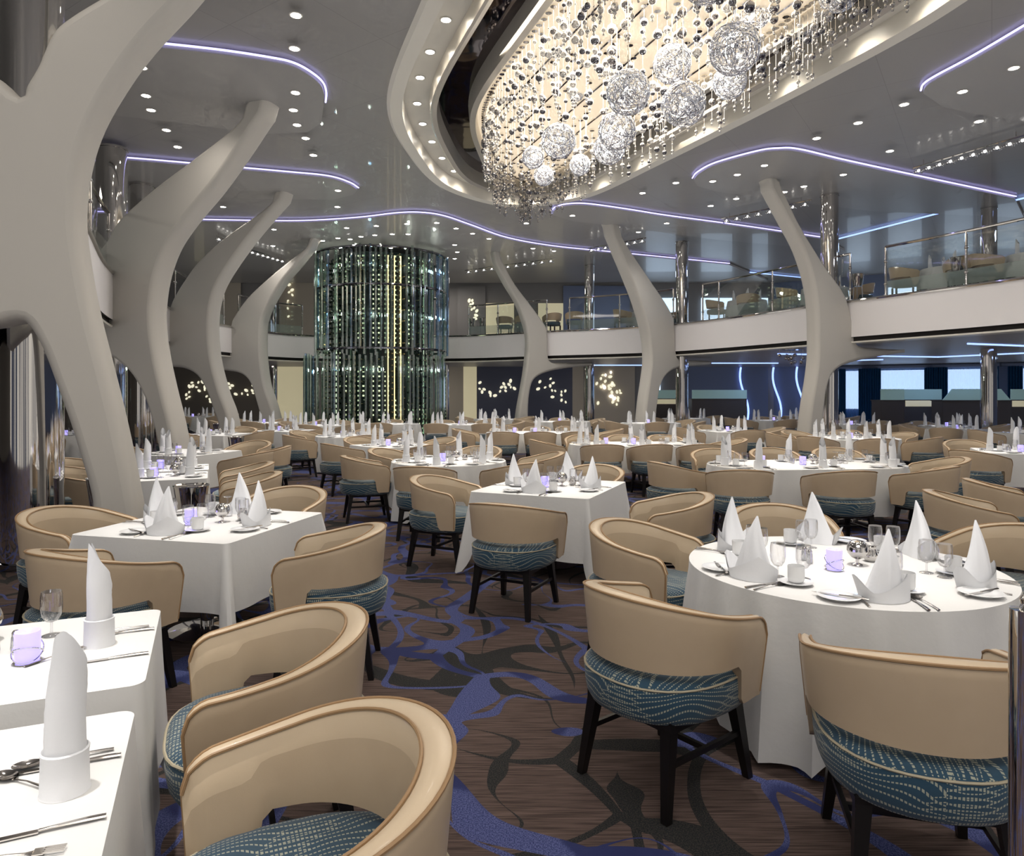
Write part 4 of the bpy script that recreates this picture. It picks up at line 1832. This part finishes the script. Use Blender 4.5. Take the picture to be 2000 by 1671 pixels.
table('square table beyond the middle rib', 5.27, 17.0, S, .57, .57, 8, [0, 90, 180, 270], 'roll', False, 'auto')
table('table below the middle rib', 4.24, 21.5, 'oval', .9, .6, 0, [30, 90, 150, 210, 270, 330], 'roll', False, 'auto')
table('round table before the windows', 6.94, 14.3, 'round', .87, .87, 0, [20, 70, 120, 165, 215, 262, 312], 'roll', False, 'auto')
table('round table below the tall rib', 9.95, 20.5, 'round', .72, .72, 0, [30, 90, 150, 210, 270, 330], 'roll', False, 'auto')
table('cornerwise table near the stations', 11.3, 17.8, S, .58, .58, 45, [0, 90, 180, 270], 'roll', False, 'auto')
table('square table at the picture edge', 7.95, 10.95, S, .58, .58, -24, [0, 90, 180, 270], 'roll', True,
      [(6.75, 10.2, 25), (8.2, 9.75, 70), (7.9, 12.2, 250)])
table('table between the service stations', 12.1, 19.5, 'round', .7, .7, 0, [30, 90, 150, 210, 270, 330], 'roll', False, 'auto')
table('edge table before the widest station', 11.8, 15.9, S, .6, .6, 0, [0, 90, 180, 270], 'roll', False, 'auto')
table('table before the blue wall', 8.85, 23.6, 'oval', .9, .6, 0, [30, 90, 150, 210, 270, 330], 'roll', False, 'auto')
table('far table under the neon lines', 11.4, 26.5, 'round', .8, .8, 0, [30, 90, 150, 210, 270, 330], 'roll', False, 'auto', lamp=False)
table('farthest table behind the middle rib', 6.3, 25.4, 'oval', .85, .6, 0, [30, 90, 150, 210, 270, 330], 'roll', False, 'auto')
table('table right of the wine tower', -1.45, 20.6, 'oval', 1.05, .6, 0, 'oval', 'roll', False, 'auto')
table('table before the slim rib foot', 1.6, 22.6, 'oval', .9, .6, 0, [30, 90, 150, 210, 270, 330], 'roll', False, 'auto')
table('table at the slim rib foot', -.6, 24.6, 'round', .75, .75, 0, [30, 90, 150, 210, 270, 330], 'roll', False, 'auto')
table('table before the wine tower', -3.75, 20.9, 'oval', 1.0, .55, 0, [30, 90, 150, 210, 270, 330], 'roll', False, 'auto')
table('table left of the wine tower', -5.5, 20.0, 'round', .7, .7, 0, [30, 90, 150, 210, 270, 330], 'roll', False, 'auto')
table('front table beside the nearest rib foot', -3.79, 7.66, S, .42, .37, 23.4, [0, 180], 'roll', True, [(-2.68, 7.2, 203)])
table('rear table beside the nearest rib foot', -4.15, 8.52, S, .42, .37, 23.4, [0, 180], 'roll', True, [(-3.12, 8.25, 203)])
table('square table between the ribs', -5.0, 10.76, S, .57, .57, -15, [0, 90, 180, 270], 'roll', True,
      [(-3.72, 9.95, 170), (-4.45, 11.95, 255), (-6.2, 11.1, -15), (-3.75, 10.9, 190)])
table('table behind the second rib', -6.6, 15.6, S, .57, .57, -10, [0, 90, 180, 270], 'roll', False, 'auto')
table('table before the third rib', -5.6, 17.2, S, .55, .55, -20, [0, 90, 180, 270], 'roll', False, 'auto')
table('table at the fourth rib foot', -7.6, 21.8, 'oval', .95, .55, -10, [30, 90, 150, 210, 270, 330], 'roll', False, 'auto')
table('farthest table behind the third rib', -12.4, 27.5, 'round', .8, .8, 0, [30, 90, 150, 210, 270, 330], 'roll', False, 'auto', lamp=False)
table('table glimpsed left of the nearest rib', -9.6, 15.3, S, .57, .57, 0, [0, 90, 180, 270], 'roll', False, 'auto', lamp=False)

sides_cache = {}


def describe(entries, cx, cy):
    """entries: list of (x,y); returns phrase per entry, unique within the table"""
    rows = {'near side': [], 'far side': []}
    vx, vy = cx, cy
    L = math.hypot(vx, vy)
    vx, vy = vx / L, vy / L
    info = []
    for i, (x, y) in enumerate(entries):
        dx, dy = x - cx, y - cy
        dep = dx * vx + dy * vy
        lat = dx * vy - dy * vx
        rows['near side' if dep < 0 else 'far side'].append((lat, i))
    out = [None] * len(entries)
    for k, lst in rows.items():
        lst.sort()
        n = len(lst)
        for r, (_, i) in enumerate(lst):
            if n == 1:
                out[i] = k
            elif r == 0:
                out[i] = f'{k} leftmost'
            elif r == n - 1:
                out[i] = f'{k} rightmost'
            elif n == 3:
                out[i] = f'{k} middle'
            else:
                out[i] = f'{k} {ordn[r]} from left'
    return out


LAMPS = []
CHAIRS = [c for t in TABLES if t[10] != 'auto' for c in t[10]]
BLOCK = [(*TP(px, D), r + .5) for px, D, r, _ in PIL] + [(TX, TY, 3.0)]
for lab, p0, d, th, A, B, C in RIBS:
    t0, _ = on_plane(*A[-1], p0, d)
    BLOCK.append((p0[0] + d[0] * t0, p0[1] + d[1] * t0, .75))
for ti, (desc, cx, cy, shape, a, b, rz, seats, style, near, chairs, centre, seed, skip, dist, bz, hem, lampf) in enumerate(TABLES):
    rr = random.Random(100 + ti)
    R = math.radians(rz)
    ca, sa = math.cos(R), math.sin(R)

    def loc(x, y, z=0):
        return (cx + x * ca - y * sa, cy + x * sa + y * ca, z + bz)
    root = empty('dining_table', (cx, cy, bz), R)
    shp = {'round': 'round', 'oval': 'long rounded', 'square': 'square'}[shape]
    tag(root, f'{shp} pedestal under cloth, the {desc}', 'table', 'pedestal tables under white cloths')
    P = perim(shape, a - .02, b - .02)
    MB().prism([(p[0], p[1]) for p in P], TZ - .035, TZ).build('table_top', cabinet_m, root, smooth=False)
    offp = (-.6, .6) if shape == 'oval' and a > 1 else (0,)
    for q in offp:
        MB().lathe([(.045, .03), (.045, TZ - .04)], 16, (q, 0, 0)).build('pedestal', chrome, root)
        MB().lathe([(.26, .0), (.26, .015), (.05, .04)], 24, (q, 0, 0)).build('base_disc', chrome, root)
    cl = cloth_mesh(shape, a, b, ti, hem=hem).build('tablecloth', cloth, angle=50)
    cl.location = (cx, cy, bz)
    cl.rotation_euler = (0, 0, R)
    tag(cl, f'white linen cloth draped over the {desc}', 'tablecloth', 'white tablecloths')
    # seat positions along the edge (local), with inward direction
    pos = []
    if seats == 'oval':
        h = a - .35
        for x in (-h * .95, 0, h * .95):
            pos.append((x, -b, 0, 1))
            pos.append((x, b, 0, -1))
        pos.append((-a, 0, 1, 0))
        pos.append((a, 0, -1, 0))
    elif shape == 'square':
        for d in seats:
            t = math.radians(d)
            c_, s_ = round(math.cos(t)), round(math.sin(t))
            pos.append((a * c_, b * s_, -c_, -s_))
    else:
        for d in seats:
            t = math.radians(d)
            pos.append((a * math.cos(t), b * math.sin(t), -math.cos(t), -math.sin(t)))
    wp = [loc(x, y) for x, y, _, _ in pos]
    names_ = describe([(p[0], p[1]) for p in wp], cx, cy)
    # chairs
    if chairs == 'auto':
        cl_ = []
        for (x, y, ix, iy) in pos:
            g = (.47 if shape == 'square' else .45) + rr.uniform(-.03, .06)
            px_, py_, _ = loc(x - ix * g, y - iy * g)
            h = math.degrees(math.atan2(iy, ix)) + rz + rr.uniform(-9, 9)
            if any(math.hypot(px_ - q[0], py_ - q[1]) < .74 for q in CHAIRS + cl_):
                continue
            if any(math.hypot(px_ - q[0], py_ - q[1]) < q[2] for q in BLOCK):
                continue
            if any(k_ != ti and math.hypot(px_ - q[1], py_ - q[2]) < min(q[4], q[5]) + .42 + (.25 if q[3] == 'oval' else 0) for k_, q in enumerate(TABLES)):
                continue
            cl_.append((px_, py_, h))
    else:
        cl_ = chairs
    CHAIRS += cl_ if chairs == 'auto' else []
    cn = describe([(c_[0], c_[1]) for c_ in cl_], cx, cy)
    for (x, y, h), nm in zip(cl_, cn):
        kk = CHK if y < 17 else FCK
        kk.place((x, y, bz), math.radians(h - 90), f'tan tub chair, {nm}, {desc}', f'tub chairs at the {desc}')
    zt = TZ + .0065
    far = cy > 13.5
    vfar = cy > 19
    for (x, y, ix, iy), nm in zip(pos, names_):
        head = math.atan2(iy, ix) + R - PI / 2

        def at(dx, dy):
            # dx to the diner's right, dy inward
            rx, ry = iy, -ix
            return loc(x + ix * dy + rx * dx, y + iy * dy + ry * dx, zt)
        j = lambda s: rr.uniform(-s, s)
        if ti == 4:
            ROLL.place(at(j(.01), .10), head + 4, f'tall rolled white napkin, {nm}, {desc}', 'tall rolled napkins')
        elif style == 'peak':
            PEAK.place(at(j(.015), .17), head + j(.5), f'white napkin folded to a peak, {nm}, {desc}', 'peaked napkins')
        else:
            ROLL.place(at(j(.03), .17), head + rr.uniform(0, 6.28), f'tall rolled white napkin, {nm}, {desc}', 'tall rolled napkins')
        if ti in (3, 4):
            KNIFE.place(at(.13, .12), head, f'steel dinner knife, {nm}, {desc}', 'dinner knives')
            SPOON.place(at(.165, .13), head + .06, f'steel soup spoon, {nm}, {desc}', 'soup spoons')
            KNIFE.place(at(-.15, .12), head + .04, f'butter knife left of the napkin, {nm}, {desc}', 'butter knives')
            continue
        PLATE.place(at(-.20, .13), 0, f'small white plate, {nm}, {desc}', 'white side plates')
        if ti in (3, 4):
            continue
        if not vfar:
            CUP.place(at(.15 + j(.02), .27 + j(.02)), head + j(.6) + PI, f'white cup on saucer, {nm}, {desc}', 'white coffee cups')
        (GOB if not (vfar or rr.random() < .35) else TURN).place(at(.04 + j(.03), .31 + j(.02)), 0, f'clear stemmed glass, {nm}, {desc}', 'clear stemmed glasses')
        if cy < 10:
            GOB.place(at(.115 + j(.01), .38 + j(.01)), 0, f'second clear glass further in, {nm}, {desc}', 'clear stemmed glasses')
        if not far:
            KNIFE.place(at(.115, .12), head, f'steel dinner knife, {nm}, {desc}', 'dinner knives')
            SPOON.place(at(.15, .12), head + .08, f'steel soup spoon, {nm}, {desc}', 'soup spoons')
            FORK.place(at(-.10 if style == 'roll' else -.11, .12), head, f'steel fork, {nm}, {desc}', 'steel forks')
            q = at(-.20, .13)
            KNIFE.place((q[0], q[1], q[2] + .013), head + 1.1, f'butter knife on plate, {nm}, {desc}', 'butter knives')
    LAMPS.append((cx, cy, lampf, a, ti))
    cc = loc(0, 0, zt)
    o_ = .09
    if ti == 3:
        CAN.place((-1.63, 2.36, zt), .4, f'glowing violet candle lamp on the {desc}', 'violet candle lamps')
        GOB.place((-1.72, 2.62, zt), 0, f'water glass behind the candle on the {desc}', 'clear stemmed glasses')
        SPH.place((-1.92, 2.56, zt), 0, f'round chrome sugar bowl on the {desc}', 'chrome sugar bowls')
        SHAKE.place((-1.74, 2.46, zt), 0, f'crystal salt shaker nearer the candle on the {desc}', 'crystal shakers')
        SHAKE.place((-1.80, 2.44, zt), 0, f'crystal pepper shaker behind the salt on the {desc}', 'crystal shakers')
        FORK.place((-1.56, 2.40, zt), -.5, f'steel fork beside the violet candle, {desc}', 'steel forks')
        continue
    if ti == 4:
        CREAM.place((-1.30, 1.66, zt), 2.5, f'chrome milk jug on the {desc}', 'chrome milk jugs')
        SPOON.place((-1.12, 1.62, zt), 1.2, f'large spoon pointing at the milk jug, {desc}', 'soup spoons')
        FORK.place((-.98, 1.36, zt), -1.3, f'steel fork at the near edge, {desc}', 'steel forks')
        continue
    CAN.place((cc[0] - o_ * .6 - .02, cc[1] - o_, zt + bz), .4, f'glowing violet candle lamp on the {desc}', 'violet candle lamps')
    SPH.place((cc[0] + o_ * 1.1, cc[1] + .02, zt + bz), 0, f'round chrome sugar bowl on the {desc}', 'chrome sugar bowls')
    if not vfar:
        CREAM.place((cc[0] + .21, cc[1] + .10, zt + bz), 2.5, f'chrome milk jug on the {desc}', 'chrome milk jugs')
        SHAKE.place((cc[0] - .14, cc[1] + .05, zt + bz), 0, f'crystal salt shaker nearer the candle on the {desc}', 'crystal shakers')
        SHAKE.place((cc[0] - .14, cc[1] + .12, zt + bz), 0, f'crystal pepper shaker behind the salt on the {desc}', 'crystal shakers')
    if shape == 'oval' and cy < 18:
        CAN.place((cc[0] - .55, cc[1] + .03, zt + bz), 0, f'second violet candle lamp toward the left end, {desc}', 'violet candle lamps')
        for q in range(4):
            TURN.place(loc(.45 + .085 * (q % 2), .0 + .09 * (q // 2), zt), 0, f'upturned wine glass in the cluster on the {desc}', f'upturned glasses on the {desc}')


# extra chairs whose tables lie outside the picture
for x, y, h, lab in ((3.75, 5.8, -22, 'tan tub chair behind the handrail table, back to the aisle'),
                     (4.6, 6.6, -18, 'tan tub chair cut by the picture edge, behind its twin'),
                     (-4.83, 7.8, 5, 'tan tub chair half hidden between chrome pillar and nearest rib'),
                     (-5.5, 8.8, -10, 'tan tub chair just behind its twin by the chrome pillar')):
    CHK.place((x, y, 0), math.radians(h - 90), lab, 'tub chairs of tables outside the picture')

# ice buckets on stands
def bucketb(r):
    MB().lathe([(.10, .50), (.11, .52), (.152, .81), (.158, .815), (.155, .82), (.13, .79), (.0001, .78)], 28).build('bucket', chrome, r)
    MB().lathe([(.15, .80), (.12, .815), (.0001, .82)], 28).build('ice_top', steel, r)
    for q in range(3):
        t = 2 * PI * q / 3
        MB().tube([(.14 * math.cos(t), .14 * math.sin(t), 0), (.11 * math.cos(t),   .10 * math.sin(t), .52)], .011, 8).build('leg', darkchrome, r)


IB = K('ice_bucket', bucketb, 'ice bucket')
for x, y, lab in ((-4.08, 7.0, 'ice bucket on stand left of the nearest rib foot'),
                  (-2.95, 6.45, 'tall ice bucket right of the nearest rib foot'),
                  (-7.2, 12.6, 'dark ice bucket stand by the second rib foot'),
                  (-5.35, 13.6, 'ice bucket on stand beyond the table between the ribs'),
                  (-8.2, 19.6, 'small ice bucket before the fourth rib')):
    IB.place((x, y, 0), 0, lab, 'ice buckets on stands')

# handrail at the picture edge
HR = [(1.118, 1.5, -.0), (1.118, 1.5, 1.10), (1.124, 1.5, 1.16), (1.145, 1.5, 1.20), (1.18, 1.5, 1.225), (1.5, 1.45, 1.235), (2.2, 1.35, 1.235)]
hr = empty('handrail', (1.072, 1.5, 0))
tag(hr, 'chrome handrail post bending over at the edge of the picture', 'handrail')
MB().tube(spline([(x - 1.118 + .02, y - 1.5, z) for x, y, z in HR], 6), .026, 16).build('rail_tube', chrome, hr)
MB().lathe([(.06, 0), (.06, .01), (.03, .02)], 20, (.02, 0, 0)).build('floor_flange', chrome, hr)

# ------------------------------------------------------------------ upper deck furniture
def by_rail(px, out):
    k = (px - 1000) / FPX
    i = min(range(10, len(fas) - 10), key=lambda q: abs(fas[q].x / max(fas[q].y, .1) - k) + (0 if fas[q].y > 5 else 9))
    p = fas[i] + fnorm[i] * out
    return p.x, p.y, math.atan2(fnorm[i].y, fnorm[i].x)


UT = [(1385, 'behind the middle stretch of railing'), (1532, 'just behind the tall rib railing'), (1225, 'beyond the middle rib railing'),
      (1772, 'behind the nearest railing'), (1955, 'behind nearest railing by pillar')]
ucloth = None
for k, (px, w) in enumerate(UT):
    x, y, _a = by_rail(px, 1.35)
    t = empty('dining_table', (x, y, ZF))
    tag(t, f'upper deck table {w}', 'table', 'upper deck tables')
    MB().lathe([(.04, .02), (.04, .7), (.5, .71), (.5, TZ - .005)], 20).build('pedestal', chrome, t)
    cl = cloth_mesh('round', .6, .6, 70 + k, hem=.25).build('tablecloth', cloth, angle=50)
    cl.location = (x, y, ZF)
    tag(cl, f'white cloth on the upper deck table {w}', 'tablecloth', 'white upper deck cloths')
    for q, sd in enumerate(('near left', 'near right', 'far right', 'far left')):
        an = _a + math.radians(225 + 90 * q)
        FCK.place((x + .98 * math.cos(an), y + .98 * math.sin(an), ZF), an + PI / 2, f'upper deck tub chair, {sd} of the table {w}', 'upper deck tub chairs')
        ROLL.place((x + .4 * math.cos(an), y + .4 * math.sin(an), ZF + TZ + .0065), q, f'rolled napkin, {sd} on the upper table {w}', 'upper deck napkins')
        TURN.place((x + .25 * math.cos(an + .4), y + .25 * math.sin(an + .4), ZF + TZ + .0065), q, f'wine glass, {sd} on the upper table {w}', 'upper deck glasses')
for px, D, lab in ((975, 30.6, 'upper deck tub chair before the cream doorway'), (1072, 29.3, 'upper deck tub chair right of the slim rib, first'),
                   (1112, 29.0, 'upper deck tub chair right of the slim rib, second'), (1000, 31.0, 'upper deck tub chair tucked by the slim rib')):
    x, y, _a = by_rail(px, .62)
    FCK.place((x, y, ZF), _a + rnd.uniform(.2, 1.2) - PI / 2, lab, 'upper deck tub chairs')
for px, D, lab in ((906, 30.3, 'upper deck ice bucket nearer the wine tower'), (928, 30.3, 'upper deck ice bucket below the oval lights'),
                   (1652, 19.6, 'upper deck ice bucket beside the tall pillar'), (1862, 17.9, 'upper deck ice bucket behind the nearest railing')):
    x, y, _a = by_rail(px, .4)
    IB.place((x, y, ZF), 0, lab, 'upper deck ice buckets')

# pendant crystals below the lower ceiling
for px, py, D, lab in ((1548, 716, 20.0, 'cluster of crystal pendants under the lower ceiling left of the tall rib'),):
    x, y = TP(px, D)
    root = empty('crystal_pendant', (x, y, ZL))
    tag(root, lab, 'ceiling lamp')
    MB().lathe([(.3, -.03), (.3, 0)], 20).build('plate', chrome, root)
    for q in range(12):
        t = q * 2.4
        r = .08 + .03 * q
        L = .18 + .1 * (q % 3)
        mb = MB()
        mb.tube([(r * math.cos(t), r * math.sin(t), -.03), (r * math.cos(t), r * math.sin(t), -L)], .004, 4)
        mb.ball((r * math.cos(t), r * math.sin(t), -L), .05, 10, 6)
        mb.build('crystal_drop', chrome if q % 2 else crystal, root)

# ------------------------------------------------------------------ lights
def light(name, typ, loc, energy, col=(1, .93, .84), size=.1, rot=(0, 0, 0), spot=60, blend=.7, size_y=None):
    d = bpy.data.lights.new(name, typ)
    d.energy = energy
    d.color = col
    if typ == 'SPOT':
        d.spot_size = math.radians(spot)
        d.spot_blend = blend
        d.shadow_soft_size = size
    elif typ == 'AREA':
        d.size = size
        if size_y:
            d.shape = 'RECTANGLE'
            d.size_y = size_y
    else:
        d.shadow_soft_size = size
    o = bpy.data.objects.new(name, d)
    COL.objects.link(o)
    o.location = loc
    o.rotation_euler = rot
    return o


for cx, cy, lf, a, ti in LAMPS:
    if not lf:
        continue
    # under the balcony the lamp sits in the low ceiling
    i = nearest_idx(cx, cy)
    outside = (Vector((cx, cy, 0)) - fas[i]).dot(fnorm[i]) > 0
    z = ZL - .05 if outside else ZC - .2
    h = z - TZ
    half = math.degrees(math.atan((a + .05) / h)) * 2
    light('table_spot', 'SPOT', (cx, cy + .05, z), (130 if outside else 1250), (1, .96, .92), .06, spot=max(half, 22), blend=1.)
# general light of the downlights
for x, y, e in ((-4, 5, 170), (0, 2, 170), (4.2, 1.2, 170), (8, 6, 170), (-5.5, 12, 170), (8.0, 12.5, 170), (-5.5, 18, 170), (3.5, 20.5, 170), (-1, 23, 150), (-8, 24, 130),
                (0, 6, 130), (-3.2, 9, 150)):
    light('ceiling_spot', 'SPOT', (x, y, ZC - .25), e * .55, (1, .93, .85), .25, spot=125, blend=1.)
for i in range(25, 125, 11):
    p = fas[i] - fnorm[i] * 2.0
    light('balcony_fill_spot', 'SPOT', (p.x, p.y, ZC - .25), 150, (1, .95, .90), .15, spot=110, blend=1.)  # extra spots, added to brighten the balcony front
# chandelier glow
light('chandelier_glow', 'AREA', (1.8, 12.0, ZC + .08), 300, (1, .88, .72), 4.0, size_y=6)
for x, y, z in GLAMPS:
    light('globe_lamp', 'POINT', (x, y, z), 14, (1, .95, .88), .03)
for x, y in RINGLAMPS:
    light('ring_spot', 'SPOT', (x, y, ZC + .2), 22, (1, .9, .76), .04, spot=150, blend=.6)
# lower deck: area lights added under the ceiling as fill
for x, y in ((-10, 12), (-12, 20), (-11, 29), (-4, 31), (4, 30)):
    light('lower_deck_fill', 'AREA', (x, y, ZL - .06), 26, (1, .92, .82), 1.5)
for x, y in ((10, 27), (14, 22), (17, 24), (19, 18), (15, 14), (12.5, 28.5)):
    light('lower_deck_fill_blue', 'AREA', (x, y, ZL - .06), 34, (.35, .52, 1.), 1.5)  # blue fill, added for the bluish ambience near the windows
for x, y, c_, e in ((12, 24, (.5, .68, 1.), 90), (17, 18, (.55, .7, 1.), 110), (5, 30, (.7, .8, 1.), 70), (-3, 31.5, (1, .93, .85), 60), (-13, 22, (1, .93, .85), 60), (-12, 12, (1, .93, .85), 60),
                    (14, 10, (.8, .85, 1.), 60)):
    light('upper_deck_fill', 'AREA', (x, y, ZC - .2), e, c_, 1.5)  # fill added to lift the dark upper deck, bluish on the window side
for q in range(5):
    t = PI + PI * (q + .5) / 5
    for z in (6.1, 4.4, 2.5):
        light('tower_fill', 'POINT', (TX + 2.12 * math.cos(t), TY + 2.12 * math.sin(t), z), 9, (.9, 1, .88), .05)  # unseen point lights, added to brighten the tower from inside
# unseen broad fill behind the camera, added in place of downlights there
light('ceiling_fill_behind', 'AREA', (0, -2.5, ZC - .2), 260, (1, .93, .85), 5)

w = bpy.data.worlds.new('world')
sc.world = w
w.use_nodes = True
w.node_tree.nodes['Background'].inputs[0].default_value = (1., .93, .85, 1)
w.node_tree.nodes['Background'].inputs[1].default_value = .32
w.light_settings.ao_factor = .40
w.light_settings.distance = 5

# made-up lighter and darker bands behind the camera, added for chrome to reflect
nt = w.node_tree
gt = nt.nodes.new('ShaderNodeTexCoord')
mpw = nt.nodes.new('ShaderNodeMapping')
mpw.inputs['Scale'].default_value = (7, 7, .6)
nz_ = nt.nodes.new('ShaderNodeTexNoise')
nz_.inputs['Scale'].default_value = 1.
nz_.inputs['Detail'].default_value = 2.
cr = nt.nodes.new('ShaderNodeValToRGB')
cr.color_ramp.elements[0].position = .40
cr.color_ramp.elements[0].color = (.16, .18, .26, 1)
cr.color_ramp.elements[1].position = .62
cr.color_ramp.elements[1].color = (2.1, 1.95, 1.75, 1)
nt.links.new(gt.outputs['Generated'], mpw.inputs[0])
nt.links.new(mpw.outputs[0], nz_.inputs['Vector'])
nt.links.new(nz_.outputs['Fac'], cr.inputs[0])
nt.links.new(cr.outputs[0], nt.nodes['Background'].inputs[0])
